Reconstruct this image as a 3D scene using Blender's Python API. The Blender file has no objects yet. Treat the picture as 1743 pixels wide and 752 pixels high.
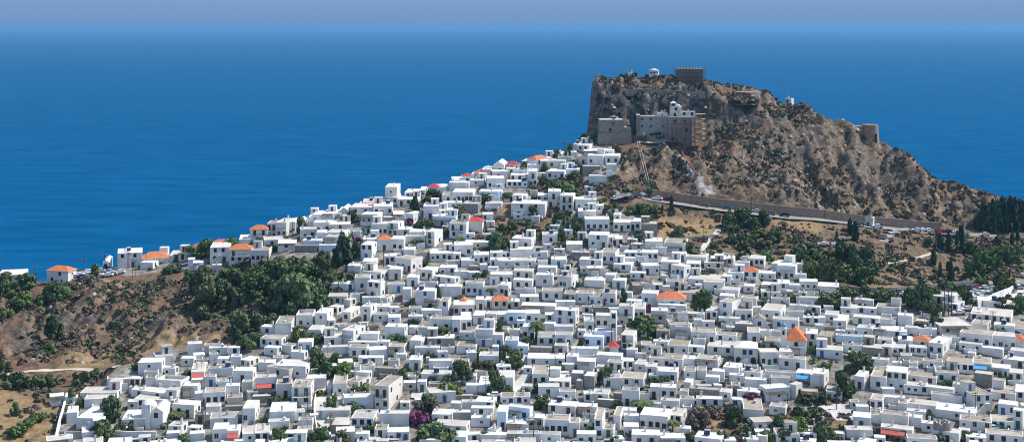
import bpy, math, random
import numpy as np
from mathutils import Vector, Matrix
from mathutils.geometry import delaunay_2d_cdt

sc = bpy.context.scene
COL = sc.collection
R = math.radians
# ---- surveyed viewpoint: eye 195 m above the sea, bearings and dips measured off the photograph
F, CX, HY, CAMZ = 2220.0, 871.5, 42.0, 195.0
W_IMG, H_IMG = 1743.0, 752.0

# ------------------------------------------------------------------ small helpers
def link(o, parent=None):
    COL.objects.link(o)
    if parent is not None: o.parent = parent
    return o

def tag(o, label=None, cat=None, group=None, kind=None):
    if label: o['label'] = label
    if cat: o['category'] = cat
    if group: o['group'] = group
    if kind: o['kind'] = kind
    return o

def empty(name, loc, rz=0.0):
    o = bpy.data.objects.new(name, None); o.empty_display_size = 0.5
    o.location = loc; o.rotation_euler = (0, 0, rz)
    return link(o)

class MB:
    """collects faces; .mesh() makes one mesh datablock"""
    def __init__(s): s.v = []; s.f = []; s.m = []; s.mats = []
    def mi(s, mat):
        if mat not in s.mats: s.mats.append(mat)
        return s.mats.index(mat)
    def poly(s, pts, mat):
        n = len(s.v); s.v.extend([tuple(p) for p in pts]); s.f.append(tuple(range(n, n + len(pts)))); s.m.append(s.mi(mat))
    def box(s, a, b, mat, bottom=True):
        (x0, y0, z0), (x1, y1, z1) = a, b
        n = len(s.v)
        s.v += [(x0,y0,z0),(x1,y0,z0),(x1,y1,z0),(x0,y1,z0),(x0,y0,z1),(x1,y0,z1),(x1,y1,z1),(x0,y1,z1)]
        fs = [(0,1,5,4),(1,2,6,5),(2,3,7,6),(3,0,4,7),(4,5,6,7)]
        if bottom: fs.append((3,2,1,0))
        k = s.mi(mat)
        for f in fs: s.f.append(tuple(n + i for i in f)); s.m.append(k)
    def tube(s, p, q, r0, r1, mat, seg=6, cap=True):
        p, q = Vector(p), Vector(q); ax = (q - p)
        if ax.length < 1e-6: return
        ax.normalize(); u = ax.orthogonal().normalized(); w = ax.cross(u)
        n = len(s.v); k = s.mi(mat)
        for c, r in ((p, r0), (q, r1)):
            for i in range(seg):
                a = 2 * math.pi * i / seg
                s.v.append(tuple(c + u * (r * math.cos(a)) + w * (r * math.sin(a))))
        for i in range(seg):
            j = (i + 1) % seg
            s.f.append((n + i, n + j, n + seg + j, n + seg + i)); s.m.append(k)
        if cap:
            s.f.append(tuple(n + seg + i for i in range(seg))); s.m.append(k)
            s.f.append(tuple(n + seg - 1 - i for i in range(seg))); s.m.append(k)
    def add(s, o, mat4):
        n = len(s.v)
        s.v.extend([tuple(mat4 @ Vector(p)) for p in o.v])
        ks = [s.mi(m) for m in o.mats]
        for f, m in zip(o.f, o.m): s.f.append(tuple(n + i for i in f)); s.m.append(ks[m])
    def mesh(s, name, smooth=False):
        me = bpy.data.meshes.new(name)
        me.from_pydata(s.v, [], s.f)
        for m in s.mats: me.materials.append(m)
        if len(s.mats) > 1: me.polygons.foreach_set('material_index', s.m)
        if smooth: me.polygons.foreach_set('use_smooth', [True] * len(s.f))
        me.update(); return me
    def obj(s, name, parent=None, smooth=False):
        return link(bpy.data.objects.new(name, s.mesh(name, smooth)), parent)

# ------------------------------------------------------------------ materials
def nodes_of(name):
    m = bpy.data.materials.new(name); m.use_nodes = True
    nt = m.node_tree; b = nt.nodes['Principled BSDF']
    return m, nt, b

def simple(name, c, rough=0.8, metal=0.0):
    m, nt, b = nodes_of(name)
    b.inputs['Base Color'].default_value = (*c, 1); b.inputs['Roughness'].default_value = rough; b.inputs['Metallic'].default_value = metal
    b.inputs['Specular IOR Level'].default_value = 0.25
    return m

def mottled(name, c1, c2, scale=0.6, rough=0.9, bump=0.0, detail=6, c3=None, scale3=0.08, f3=0.5, rand=0.0, lo=0.35, hi=0.65, world=True):
    """two base colours mixed by noise, optional third at a larger scale, optional per-object value jitter"""
    m, nt, b = nodes_of(name); L = nt.links.new; N = nt.nodes.new
    if world: src = N('ShaderNodeNewGeometry').outputs['Position']
    else: src = N('ShaderNodeTexCoord').outputs['Object']
    no = N('ShaderNodeTexNoise'); no.inputs['Scale'].default_value = scale; no.inputs['Detail'].default_value = detail; no.inputs['Roughness'].default_value = 0.65
    L(src, no.inputs['Vector'])
    rp = N('ShaderNodeValToRGB'); rp.color_ramp.elements[0].position = lo; rp.color_ramp.elements[1].position = hi
    rp.color_ramp.elements[0].color = (*c1, 1); rp.color_ramp.elements[1].color = (*c2, 1)
    L(no.outputs['Fac'], rp.inputs['Fac']); out = rp.outputs['Color']
    if c3:
        n3 = N('ShaderNodeTexNoise'); n3.inputs['Scale'].default_value = scale3; n3.inputs['Detail'].default_value = 4
        L(src, n3.inputs['Vector'])
        r3 = N('ShaderNodeMapRange'); r3.inputs['From Min'].default_value = 0.48; r3.inputs['From Max'].default_value = 0.62; r3.inputs['To Max'].default_value = f3
        L(n3.outputs['Fac'], r3.inputs['Value'])
        mx = N('ShaderNodeMix'); mx.data_type = 'RGBA'; L(r3.outputs['Result'], mx.inputs['Factor']); L(out, mx.inputs['A']); mx.inputs['B'].default_value = (*c3, 1)
        out = mx.outputs['Result']
    if rand:
        oi = N('ShaderNodeObjectInfo'); mr = N('ShaderNodeMapRange'); mr.inputs['To Min'].default_value = 1 - rand; mr.inputs['To Max'].default_value = 1 + rand * 0.4
        L(oi.outputs['Random'], mr.inputs['Value'])
        hs = N('ShaderNodeHueSaturation'); L(mr.outputs['Result'], hs.inputs['Value']); L(out, hs.inputs['Color']); out = hs.outputs['Color']
    L(out, b.inputs['Base Color']); b.inputs['Roughness'].default_value = rough; b.inputs['Specular IOR Level'].default_value = 0.2
    if bump:
        bp = N('ShaderNodeBump'); bp.inputs['Strength'].default_value = bump; bp.inputs['Distance'].default_value = 0.1
        L(no.outputs['Fac'], bp.inputs['Height']); L(bp.outputs['Normal'], b.inputs['Normal'])
    return m

def tile_mat(name, c1, c2, rand=0.15):
    m, nt, b = nodes_of(name); L = nt.links.new; N = nt.nodes.new
    tc = N('ShaderNodeTexCoord'); no = N('ShaderNodeTexNoise'); no.inputs['Scale'].default_value = 1.5; no.inputs['Detail'].default_value = 6
    L(tc.outputs['Object'], no.inputs['Vector'])
    rp = N('ShaderNodeValToRGB'); rp.color_ramp.elements[0].color = (*c1, 1); rp.color_ramp.elements[1].color = (*c2, 1)
    rp.color_ramp.elements[0].position = .35; rp.color_ramp.elements[1].position = .65
    L(no.outputs['Fac'], rp.inputs['Fac'])
    oi = N('ShaderNodeObjectInfo'); mr = N('ShaderNodeMapRange'); mr.inputs['To Min'].default_value = 1 - rand; mr.inputs['To Max'].default_value = 1.05
    L(oi.outputs['Random'], mr.inputs['Value']); hs = N('ShaderNodeHueSaturation'); L(mr.outputs['Result'], hs.inputs['Value']); L(rp.outputs['Color'], hs.inputs['Color'])
    L(hs.outputs['Color'], b.inputs['Base Color']); b.inputs['Roughness'].default_value = 0.85
    wv = N('ShaderNodeTexWave'); wv.inputs['Scale'].default_value = 1.6; wv.bands_direction = 'X'
    L(tc.outputs['Object'], wv.inputs['Vector']); bp = N('ShaderNodeBump'); bp.inputs['Strength'].default_value = 0.6; bp.inputs['Distance'].default_value = 0.06
    L(wv.outputs['Fac'], bp.inputs['Height']); L(bp.outputs['Normal'], b.inputs['Normal'])
    return m

def aged(m, tint, amt, scale=.09):
    nt = m.node_tree; b = nt.nodes['Principled BSDF']; src = b.inputs['Base Color'].links[0].from_socket; N, L = nt.nodes.new, nt.links.new
    oi = N('ShaderNodeObjectInfo'); ge = N('ShaderNodeNewGeometry'); no = N('ShaderNodeTexNoise'); no.inputs['Scale'].default_value = scale; no.inputs['Detail'].default_value = 2; L(ge.outputs['Position'], no.inputs['Vector'])
    ad = N('ShaderNodeMath'); ad.operation = 'MULTIPLY_ADD'; L(oi.outputs['Random'], ad.inputs[0]); ad.inputs[1].default_value = .55; L(no.outputs['Fac'], ad.inputs[2])
    mr = N('ShaderNodeMapRange'); mr.inputs['From Min'].default_value = .55; mr.inputs['From Max'].default_value = 1.15; mr.inputs['To Max'].default_value = amt; L(ad.outputs[0], mr.inputs['Value'])
    mx = N('ShaderNodeMix'); mx.data_type = 'RGBA'; L(mr.outputs['Result'], mx.inputs['Factor']); L(src, mx.inputs['A']); mx.inputs['B'].default_value = (*tint, 1); L(mx.outputs['Result'], b.inputs['Base Color'])
M = {}
M['W'] = mottled('white_plaster', (.75,.74,.715), (.83,.825,.80), .5, .85, .15, c3=(.58,.56,.52), scale3=.3, f3=.65, rand=.14)
M['C'] = mottled('cream_plaster', (.60,.57,.51), (.70,.67,.61), .5, .88, .2, c3=(.50,.47,.42), scale3=.22, f3=.6, rand=.14)
M['L'] = mottled('pale_blue_plaster', (.60,.70,.80), (.68,.76,.84), .5, .85, .1, rand=.06)
M['G'] = mottled('grey_render', (.27,.26,.25), (.36,.35,.335), .5, .9, .2, rand=.12)
M['S'] = mottled('rubble_stone', (.20,.175,.15), (.38,.34,.29), 1.6, .95, .6, c3=(.26,.23,.20), scale3=.3, rand=.1)
M['castle_stone'] = mottled('castle_stone', (.17,.145,.125), (.30,.26,.22), 1.3, .95, .6, c3=(.20,.175,.16), scale3=.2)
M['wall_stone'] = mottled('wall_stone', (.21,.15,.105), (.36,.265,.19), 1.1, .95, .5, c3=(.29,.22,.165), scale3=.12)
M['monastery'] = mottled('monastery_stone', (.26,.24,.225), (.36,.335,.31), .9, .92, .4, c3=(.30,.26,.235), scale3=.15)
M['rw'] = mottled('white_roof', (.70,.69,.67), (.82,.81,.79), .45, .8, .1, c3=(.56,.54,.50), scale3=.25, f3=.6, rand=.12)
M['rc'] = mottled('cream_roof', (.50,.47,.42), (.62,.58,.52), .6, .9, .15, c3=(.42,.38,.33), scale3=.3, f3=.6, rand=.15)
M['rb'] = mottled('gravel_roof', (.25,.205,.155), (.36,.305,.24), .9, .95, .3, c3=(.44,.40,.34), scale3=.28, f3=.6, rand=.2)
M['rg'] = mottled('grey_roof', (.30,.29,.27), (.42,.40,.37), .7, .93, .2, c3=(.52,.50,.46), scale3=.3, rand=.2)
aged(M['W'], (.55,.50,.43), .62); aged(M['rw'], (.46,.42,.36), .85, .12); aged(M['rc'], (.33,.29,.24), .7, .12)
M['ro'] = tile_mat('orange_tiles', (.44,.115,.04), (.62,.20,.075))
M['rr'] = tile_mat('red_tiles', (.45,.03,.03), (.56,.06,.05))
M['pink_roof'] = mottled('pink_roof', (.60,.42,.38), (.68,.52,.47), .6)
M['pane'] = simple('dark_pane', (.018,.022,.028), .25)
M['frame_brown'] = simple('brown_joinery', (.075,.045,.03), .6)
M['frame_white'] = simple('white_joinery', (.62,.62,.6), .6)
M['frame_blue'] = simple('blue_joinery', (.05,.15,.34), .6)
M['frame_green'] = simple('green_joinery', (.05,.13,.10), .6)
M['rail'] = simple('dark_railing', (.05,.05,.055), .5)
M['awn_r'] = mottled('red_canvas', (.42,.085,.065), (.48,.12,.09), 1.0, .8)
M['awn_u'] = mottled('blue_canvas', (.07,.27,.48), (.10,.33,.55), 1.0, .8)
M['awn_c'] = mottled('cream_canvas', (.68,.64,.54), (.74,.70,.62), 1.0, .8)
M['panel'] = simple('solar_glass', (.02,.03,.06), .2)
M['tank'] = simple('tank_metal', (.62,.63,.65), .4)
M['wood'] = simple('weathered_wood', (.09,.065,.045), .9)
M['steel'] = simple('scaffold_steel', (.12,.11,.105), .6)
M['redsteel'] = simple('red_oxide_steel', (.24,.075,.06), .7)
M['plank'] = simple('scaffold_plank', (.30,.24,.18), .9)
M['concrete'] = mottled('pale_concrete', (.42,.40,.37), (.54,.52,.48), .5, .9, .1, c3=(.36,.34,.31), scale3=.12)
M['asphalt'] = mottled('bleached_road', (.20,.195,.185), (.27,.262,.25), .4, .9, .1)
M['dirt'] = mottled('dirt_track', (.42,.35,.26), (.54,.46,.36), .5, .95, .1)
M['rubble'] = mottled('pale_rubble', (.34,.31,.28), (.48,.45,.41), .9, .95, .5)
M['bark'] = mottled('bark', (.07,.05,.035), (.13,.10,.075), 3, .95, .3, world=False)
M['bluedome'] = simple('blue_dome_paint', (.06,.26,.42), .5)
def leaf_mat(name, c1, c2, rand=.3):
    c1, c2 = [min(.22, v * 1.3) for v in c1], [min(.24, v * 1.3) for v in c2]
    return mottled(name, c1, c2, 1.1, .75, 0, detail=3, rand=rand, world=True)
M['leaf_dark'] = leaf_mat('dark_green_leaves', (.044,.072,.030), (.110,.142,.058))
M['leaf_mid'] = leaf_mat('green_leaves', (.055,.098,.030), (.125,.175,.060))
M['leaf_light'] = leaf_mat('bright_green_leaves', (.075,.125,.025), (.16,.20,.055))
M['leaf_olive'] = leaf_mat('olive_leaves', (.055,.066,.032), (.13,.135,.065))
M['leaf_pine'] = leaf_mat('pine_needles', (.022,.044,.026), (.050,.082,.042))
M['leaf_dry'] = leaf_mat('dry_twigs', (.095,.075,.056), (.185,.145,.105))
M['leaf_pink'] = leaf_mat('magenta_bracts', (.13,.03,.07), (.27,.06,.13), .2)
M['leaf_palm'] = leaf_mat('palm_fronds', (.035,.060,.018), (.09,.115,.04))
M['leaf_scrub'] = leaf_mat('scrub_leaves', (.085,.070,.050), (.165,.135,.095))
M['rk'] = M['pink_roof']
SEA0, SEA1, SEASPEC = (.000,.045,.135), (.001,.085,.22), .12
SUN, SKY, EXPO, AIR, DUST, OZONE, HAZE, HAZEC, HAZEG = 3.6, .11, 0.0, 1.0, 1.0, 1.0, 5e-5, (.62,.74,.95), 0.1
SEA0, SEA1, SEASPEC = (.000,.055,.139), (.001,.083,.205), .0
SUN, SKY, EXPO, AIR, DUST, OZONE, HAZE, HAZEC, HAZEG = 4.6, .15, 0.45, 1.0, 0.3, 1.2, 6e-5, (.18,.43,.73), 0.1
HORIZON0, HORIZON = (0.82, 1.53, 2.65), (1.02, 1.72, 2.88)
# ------------------------------------------------------------------ terrain: a triangulated survey, rasterised, then roughened
def P(px, py, D): return ((px - CX) / F * D, D, CAMZ - (py - HY) / F * D)
S = []
def town_D(y): return float(np.interp(y, [240,300,350,400,450,500,550,600,650,700,752,820,950,1200], [565,530,502,478,453,428,405,385,366,348,330,312,280,230]))
for px in range(-250, 2001, 75):
    for y in (1200, 950, 820, 752): S.append(P(px, y, town_D(y)))
for px in range(440, 2001, 80):
    for y in (700, 650, 600, 550, 520): S.append(P(px, y, town_D(y) + (4 if y == 520 else 0)))
for px in range(480, 1120, 80):
    for y in (480, 440, 400): 
        ridge = np.interp(px, [200,300,400,470,550,650,750,850,930,1000], [455,440,425,402,378,350,328,295,278,252])
        if y > ridge + 12: S.append(P(px, y, town_D(y)))
for px in (660, 740, 820, 900, 970, 1050): S.append(P(px, 360, 498))
for px in (840, 900, 960): S.append(P(px, 320, 519))
# left: dry valley side, old quarry faces, ridge with the first houses
for px, rows in {
  -250: ((700,345),(650,370),(600,395),(550,420),(500,455),(478,480)),
  -100: ((700,345),(650,370),(600,395),(550,420),(500,455),(479,482)),
  0: ((700,347),(652,372),(630,383),(600,398),(572,410),(548,416),(520,440),(498,462),(480,484)),
  90: ((700,350),(652,372),(630,384),(604,398),(580,408),(562,414),(528,420),(508,440),(490,462),(478,478)),
  170: ((700,350),(650,371),(626,384),(600,399),(575,412),(560,419),(527,424),(505,440),(480,460),(462,476)),
  240: ((700,350),(650,368),(610,388),(580,408),(556,419),(530,426),(505,440),(478,460),(455,478)),
  330: ((700,350),(650,367),(610,385),(580,400),(545,419),(510,427),(490,444),(466,462),(440,481)),
  400: ((700,350),(650,366),(610,383),(570,402),(520,428),(490,446),(462,464),(440,476),(424,484)),
  440: ((480,440),(445,462),(412,488)),
}.items():
    for y, D in rows: S.append(P(px, y, D))
RIDGE = [(-250,478,482),(-100,479,483),(0,480,484),(90,478,480),(170,460,478),(240,454,480),(300,444,482),(330,440,482),(400,424,485),(470,402,492),(550,378,500),
         (650,350,512),(750,328,522),(850,295,538),(930,278,548),(985,255,560)]
for px, y, D in RIDGE:
    x0, y0, z0 = P(px, y, D); S.append((x0, y0, z0))
    S.append((x0 - 2, y0 + 14, z0 - 5)); S.append((x0 - 6, y0 + 45, z0 - 36)); S.append((x0 - 10, y0 + 130, 4)); S.append((x0 - 10, y0 + 200, -8))
# castle rock: crest, cliff lip, cliff foot, terrace, slope, road
CREST = [(1027,134,592),(1060,133,604),(1100,130,608),(1150,138,608),(1200,141,608),(1240,151,608),(1300,159,609),(1345,173,607),(1400,196,603),(1450,215,598),(1500,242,594),
         (1550,270,585),(1582,306,576),(1610,313,575),(1680,333,573),(1743,350,573),(1850,370,573),(2000,400,573)]
for i, (px, y, D) in enumerate(CREST):
    x0, y0, z0 = P(px, y, D); S.append((x0, y0, z0))
    S.append((x0 + 1, y0 + 10, z0 - 3)); S.append((x0 + 6, y0 + 40, z0 - 42)); S.append((x0 + 14, y0 + 130, 2)); S.append((x0 + 14, y0 + 200, -8))
for q in ((34.6,587,146),(36.5,591,158),(33.0,594,140),(28,588,118),(30,600,112),(22,600,98),(20,575,132),(33.5,583,141),(31.5,578,139),(38.5,598,166),(34,606,130),(40,614,160)): S.append(q)
for t in ((1020,158,585),(1040,156,585),(1100,152,584),(1150,154,584),(1198,166,585),(1018,205,580),(1045,200,576),(1100,200,576),(1150,200,577),(1198,196,582),
          (1012,243,568),(1040,244,567),(1085,240,567),(1140,240,568),(1190,238,570),(1030,290,532),(1070,285,540),(1120,290,540),(1070,325,516),(1180,285,546),(1210,250,566),
          (1240,305,538),(1240,255,562),(1240,218,577),(1240,186,583),(1300,330,527),(1300,285,550),(1300,238,570),(1300,205,580),(1300,186,596),(1350,330,532),(1350,290,553),(1350,235,574),(1350,205,588),
          (1400,345,535),(1400,300,558),(1400,262,572),(1400,222,586),(1450,350,538),(1450,300,562),(1450,250,580),(1500,362,543),(1500,312,566),(1500,272,580),(1540,340,558),(1540,300,572),(1580,370,550),(1580,342,562),(1640,378,550),(1660,355,560),
          (1743,385,556),(1850,395,556),(2000,420,556)): S.append(P(*t))
ROADW = [(1085,330,513),(1110,337,513),(1150,343,514),(1200,350,515),(1250,356,516),(1300,362,518),(1350,367,520),(1400,372,523),(1440,377,526),(1480,383,529),(1520,386,531),(1560,390,534),(1600,393,536)]
for px, y, D in ROADW:
    x0, y0, z0 = P(px, y, D); S.append((x0, y0, z0)); S.append((x0 - .3, y0 - 6, z0 - .25))
    if px >= 1110: S.append((x0 + .2, y0 + 2.2, z0 + 2.9))
for px, y, D in ((1640,397,538),(1700,400,540),(1743,403,541),(1850,412,541),(2000,425,541)): S.append(P(px, y, D)); S.append(P(px, y + 3, D - 6))
for t in ((1100,372,495),(1100,395,479),(1110,440,456),(1180,385,497),(1180,415,474),(1180,450,454),(1240,378,502),(1240,420,474),(1240,450,456),(1300,385,503),(1300,430,474),(1300,462,454),(1380,395,503),(1380,432,478),(1380,470,453),
          (1450,400,507),(1450,440,480),(1450,480,452),(1500,408,508),(1500,452,478),(1500,490,449),(1560,412,511),(1560,455,481),(1560,492,451),(1620,420,512),(1620,465,480),(1620,497,450),(1690,424,516),(1690,468,481),(1690,500,452),
          (1743,430,516),(1743,470,484),(1743,503,452),(1850,430,518),(1850,500,455),(2000,450,515),(2000,510,452)): S.append(P(*t))
for q in ((-500,150,70),(500,150,70),(-500,480,60),(-500,600,-8),(-500,900,-8),(500,900,-8),(600,560,60),(0,900,-8),(600,300,90),(-450,300,85)): S.append(q)
S = np.array(S)
_, keep = np.unique(np.round(S[:, :2] / 0.8).astype(int), axis=0, return_index=True); S = S[np.sort(keep)]
dv, de, df, ov, oe, of_ = delaunay_2d_cdt([Vector((a, b)) for a, b in S[:, :2]], [], [], 0, 1e-5)
zmap = [float(S[o[0], 2]) for o in ov]
RES = 0.8
GX0, GX1, GY0, GY1 = -280.0, 300.0, 205.0, 765.0
nx, ny = int((GX1 - GX0) / RES) + 1, int((GY1 - GY0) / RES) + 1
gx = GX0 + np.arange(nx) * RES; gy = GY0 + np.arange(ny) * RES
Z = np.full((ny, nx), -8.0)
for f in df:
    a, b, c = (np.array((dv[i][0], dv[i][1], zmap[i])) for i in f[:3])
    i0, i1 = max(0, int((min(a[0], b[0], c[0]) - GX0) / RES)), min(nx - 1, int((max(a[0], b[0], c[0]) - GX0) / RES) + 1)
    j0, j1 = max(0, int((min(a[1], b[1], c[1]) - GY0) / RES)), min(ny - 1, int((max(a[1], b[1], c[1]) - GY0) / RES) + 1)
    if i1 < i0 or j1 < j0: continue
    X, Y = np.meshgrid(gx[i0:i1 + 1], gy[j0:j1 + 1])
    d = (b[1] - c[1]) * (a[0] - c[0]) + (c[0] - b[0]) * (a[1] - c[1])
    if abs(d) < 1e-9: continue
    l1 = ((b[1] - c[1]) * (X - c[0]) + (c[0] - b[0]) * (Y - c[1])) / d
    l2 = ((c[1] - a[1]) * (X - c[0]) + (a[0] - c[0]) * (Y - c[1])) / d
    l3 = 1 - l1 - l2
    k = (l1 >= -1e-6) & (l2 >= -1e-6) & (l3 >= -1e-6)
    sub = Z[j0:j1 + 1, i0:i1 + 1]; zz = l1 * a[2] + l2 * b[2] + l3 * c[2]; sub[k] = zz[k]
def blur(A, n):
    for _ in range(n):
        p = np.pad(A, 1, mode='edge'); A = (p[:-2, 1:-1] + p[2:, 1:-1] + p[1:-1, :-2] + p[1:-1, 2:] + 4 * p[1:-1, 1:-1]) / 8
    return A
XX, YY = np.meshgrid(gx, gy)
rng = np.random.default_rng(7)
TAB = rng.random((256, 256))
def vnoise(x, y):
    xi, yi = np.floor(x).astype(int), np.floor(y).astype(int); fx, fy = x - xi, y - yi
    fx = fx * fx * (3 - 2 * fx); fy = fy * fy * (3 - 2 * fy)
    t = lambda a, b: TAB[a % 256, b % 256]
    return (t(xi, yi) * (1 - fx) + t(xi + 1, yi) * fx) * (1 - fy) + (t(xi, yi + 1) * (1 - fx) + t(xi + 1, yi + 1) * fx) * fy
def fbm(x, y, o=5, g=.5):
    s, a, n = 0, 1, 0
    for i in range(o): s = s + a * vnoise(x * 2 ** i + 17 * i, y * 2 ** i + 31 * i); n += a; a *= g
    return s / n
def ridged(x, y, o=5, g=.55):
    s, a, n = 0, 1, 0
    for i in range(o): s = s + a * (1 - abs(2 * vnoise(x * 2 ** i + 7 * i, y * 2 ** i + 13 * i) - 1)); n += a; a *= g
    return s / n
Z1 = blur(Z, 3)
PXg = CX + XX / YY * F; PYg = HY + (CAMZ - Z1) / YY * F
def inpoly(px, py, poly):
    r = np.zeros(np.shape(px), bool); n = len(poly)
    for i in range(n):
        (x0, y0), (x1, y1) = poly[i], poly[(i + 1) % n]
        if y0 == y1: continue
        c = ((y0 > py) != (y1 > py)) & (px < (x1 - x0) * (py - y0) / (y1 - y0) + x0); r ^= c
    return r
roadline = np.interp(PXg, [a for a, _, _ in ROADW] + [1700, 2000], [b for _, b, _ in ROADW] + [400, 425])
hill = ((PXg > 1003) & (PYg < roadline - 11) & (YY > 505)).astype(float)
hill = np.where((PXg < 1110) & (PYg > 262 + (PXg - 1003) * .55), 0.5, hill) * (YY > 505) * (PXg > 985)
hill = np.maximum(hill, ((PXg > 1000) & (YY > 575)) * 1.0)
cliffL = inpoly(PXg, PYg, [(-300,470),(60,500),(125,480),(260,478),(420,490),(460,520),(430,590),(330,585),(250,592),(160,612),(60,620),(-300,610)]).astype(float)
fieldsL = inpoly(PXg, PYg, [(-300,600),(160,612),(250,592),(240,640),(130,680),(90,770),(-300,900)]).astype(float)
slopeR = inpoly(PXg, PYg, [(1095,350),(1200,356),(1600,396),(2000,430),(2000,500),(1480,484),(1400,440),(1290,432),(1110,396)]).astype(float)
outcrop = inpoly(PXg, PYg, [(175,655),(185,635),(225,628),(270,632),(280,650),(265,665),(215,662)]).astype(float)
hillS, cliffS, slopeS = blur(hill, 8), blur(cliffL, 8), blur(slopeR + fieldsL, 8)
sy, sx = np.gradient(Z1, RES); steep = np.hypot(sx, sy)
crag = ridged(XX / 21, YY / 34 + Z1 / 30, 6) - .62
gully = ridged(XX / 19 + .8 * fbm(XX / 30, YY / 30, 3), YY / 110 + 5, 3) - .62
flute = ridged(XX / 6.5 + 1.2 * fbm(XX / 14, YY / 14, 3), YY / 70 + 3, 4) - .6
crag2 = ridged(XX / 7.5 + 9, YY / 11 + Z1 / 9, 4) - .62
fine = fbm(XX / 2.6, YY / 2.6, 3) - .5
pad = blur(inpoly(PXg, PYg, [(1008,196),(1200,192),(1206,248),(1008,262)]).astype(float), 5)   # levelled terrace of the monastery
keepc = 1 - .85 * pad
ter = (Z1 + 7 * fbm(XX / 26, YY / 26, 3)) / 8.5; tf = ter - np.floor(ter); terr_ = (tf ** 3 * (4 - 3 * tf) - tf) * 8.5
Zt = Z1 + hillS * keepc * (.55 * terr_ * np.clip(steep * 2 - .2, 0, 1) + 9.5 * gully * np.clip(steep * 1.6, 0, 1) + 5.5 * flute * np.clip(steep - .7, 0, 2)) + cliffS * (.6 * terr_ + 3.5 * gully + 3 * flute) + hillS * keepc * (1 + .7 * np.clip(steep - .5, 0, 3)) * (11.5 * crag + 5.6 * crag2 + 1.5 * fine) + cliffS * (6.5 * crag + 4.2 * crag2 + 1.1 * fine)
Zt += slopeS * (1.6 * (fbm(XX / 14, YY / 14) - .5) + .7 * fine) + blur(outcrop, 4) * (2.2 + 3 * crag2)
Zt += .35 * (fbm(XX / 9, YY / 9, 3) - .5)
crestcap = np.interp(PXg, [a for a, _, _ in CREST], [b for _, b, _ in CREST])
pyT = HY + (CAMZ - Zt) / YY * F
lift = np.clip(crestcap - 3 - pyT, 0, None) * (PXg > 1027) * (YY > 540) * YY / F      # outcrops may rise over the crest line a little, never much
Zt -= .75 * lift
Z = np.maximum(Zt, -8)
def ground(x, y):
    i = (np.asarray(x, float) - GX0) / RES; j = (np.asarray(y, float) - GY0) / RES
    i = np.clip(i, 0, nx - 1.001); j = np.clip(j, 0, ny - 1.001); a, b = i.astype(int), j.astype(int); fx, fy = i - a, j - b
    return (Z[b, a] * (1 - fx) + Z[b, a + 1] * fx) * (1 - fy) + (Z[b + 1, a] * (1 - fx) + Z[b + 1, a + 1] * fx) * fy
_D = np.arange(215., 700., .25)
def hit(px, py, d0=215.):
    """where the line of sight through a surveyed bearing and dip meets the ground"""
    D = _D[_D >= d0]; x = (px - CX) / F * D; z = CAMZ - (py - HY) / F * D
    k = np.nonzero(z <= ground(x, D))[0]
    if len(k) == 0:
        g = z - ground(x, D); ok = (x > GX0) & (x < GX1) & (D < 620); k = [int(np.argmin(np.where(ok, g, 1e9)))]
    D = float(D[k[0]]); x = (px - CX) / F * D
    return x, D, float(ground(x, D))
def proj(x, y, z): return CX + x / y * F, HY + (CAMZ - z) / y * F

town = inpoly(PXg, PYg, [(90,770),(100,690),(240,625),(250,600),(330,590),(430,590),(470,545),(560,530),(600,470),(560,452),(470,440),(210,470),(200,455),(400,424),(550,376),(750,326),(930,276),(1010,246),(1060,268),(1050,300),
                        (1000,320),(1040,352),(1090,370),(1100,412),(1290,436),(1370,470),(1500,505),(1640,520),(1650,480),(2000,470),(2000,900),(90,900)]).astype(float)
for poly in ([(820,345),(905,348),(965,362),(990,400),(940,420),(905,405),(890,425),(838,425),(825,390)], [(775,365),(830,366),(835,420),(820,432),(795,400)], [(1168,690),(1235,690),(1300,705),(1330,700),(1400,695),(1450,700),(1452,770),(1170,770)], [(718,695),(740,700),(750,752),(705,752)], [(905,318),(985,290),(1005,330),(940,345)],
             [(1390,650),(1440,650),(1445,690),(1390,690)], [(1475,735),(1540,720),(1545,770),(1470,770)], [(1640,492),(1760,485),(1760,520),(1660,530)][:0] or [(1390,490),(1660,492),(1650,530),(1540,520),(1440,506),(1400,520)]): town *= 1 - inpoly(PXg, PYg, poly)
gullyveg = inpoly(PXg, PYg, [(330,470),(440,440),(600,440),(590,480),(560,530),(470,545),(440,590),(400,570),(340,530)]).astype(float)
ochre = np.zeros_like(Z1)
for poly, v in (([(0,660),(110,690),(85,770),(-50,770)],.9),([(95,615),(160,590),(330,565),(400,580),(330,600),(230,610),(120,640)],.75),([(1120,372),(1232,374),(1225,405),(1160,402),(1120,410)],1),
                ([(1290,366),(1400,378),(1400,395),(1320,385)],.8),([(1500,455),(1570,460),(1660,500),(1560,505),(1480,490)],.45),([(1660,475),(1743,480),(1743,496),(1700,496)],.7),
                ([(165,470),(230,490),(235,505),(180,500)],.8),([(1180,716),(1240,712),(1262,722),(1185,732)],1),([(1398,690),(1440,700),(1450,752),(1410,752)],.6),([(855,350),(880,350),(870,385),(850,380)],.7)):
    ochre = np.maximum(ochre, v * inpoly(PXg, PYg, poly))
shaded_darkrock = np.zeros_like(Z1)  # dark rock patches, plus cliff and quarry shade painted into the ground colour
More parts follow.
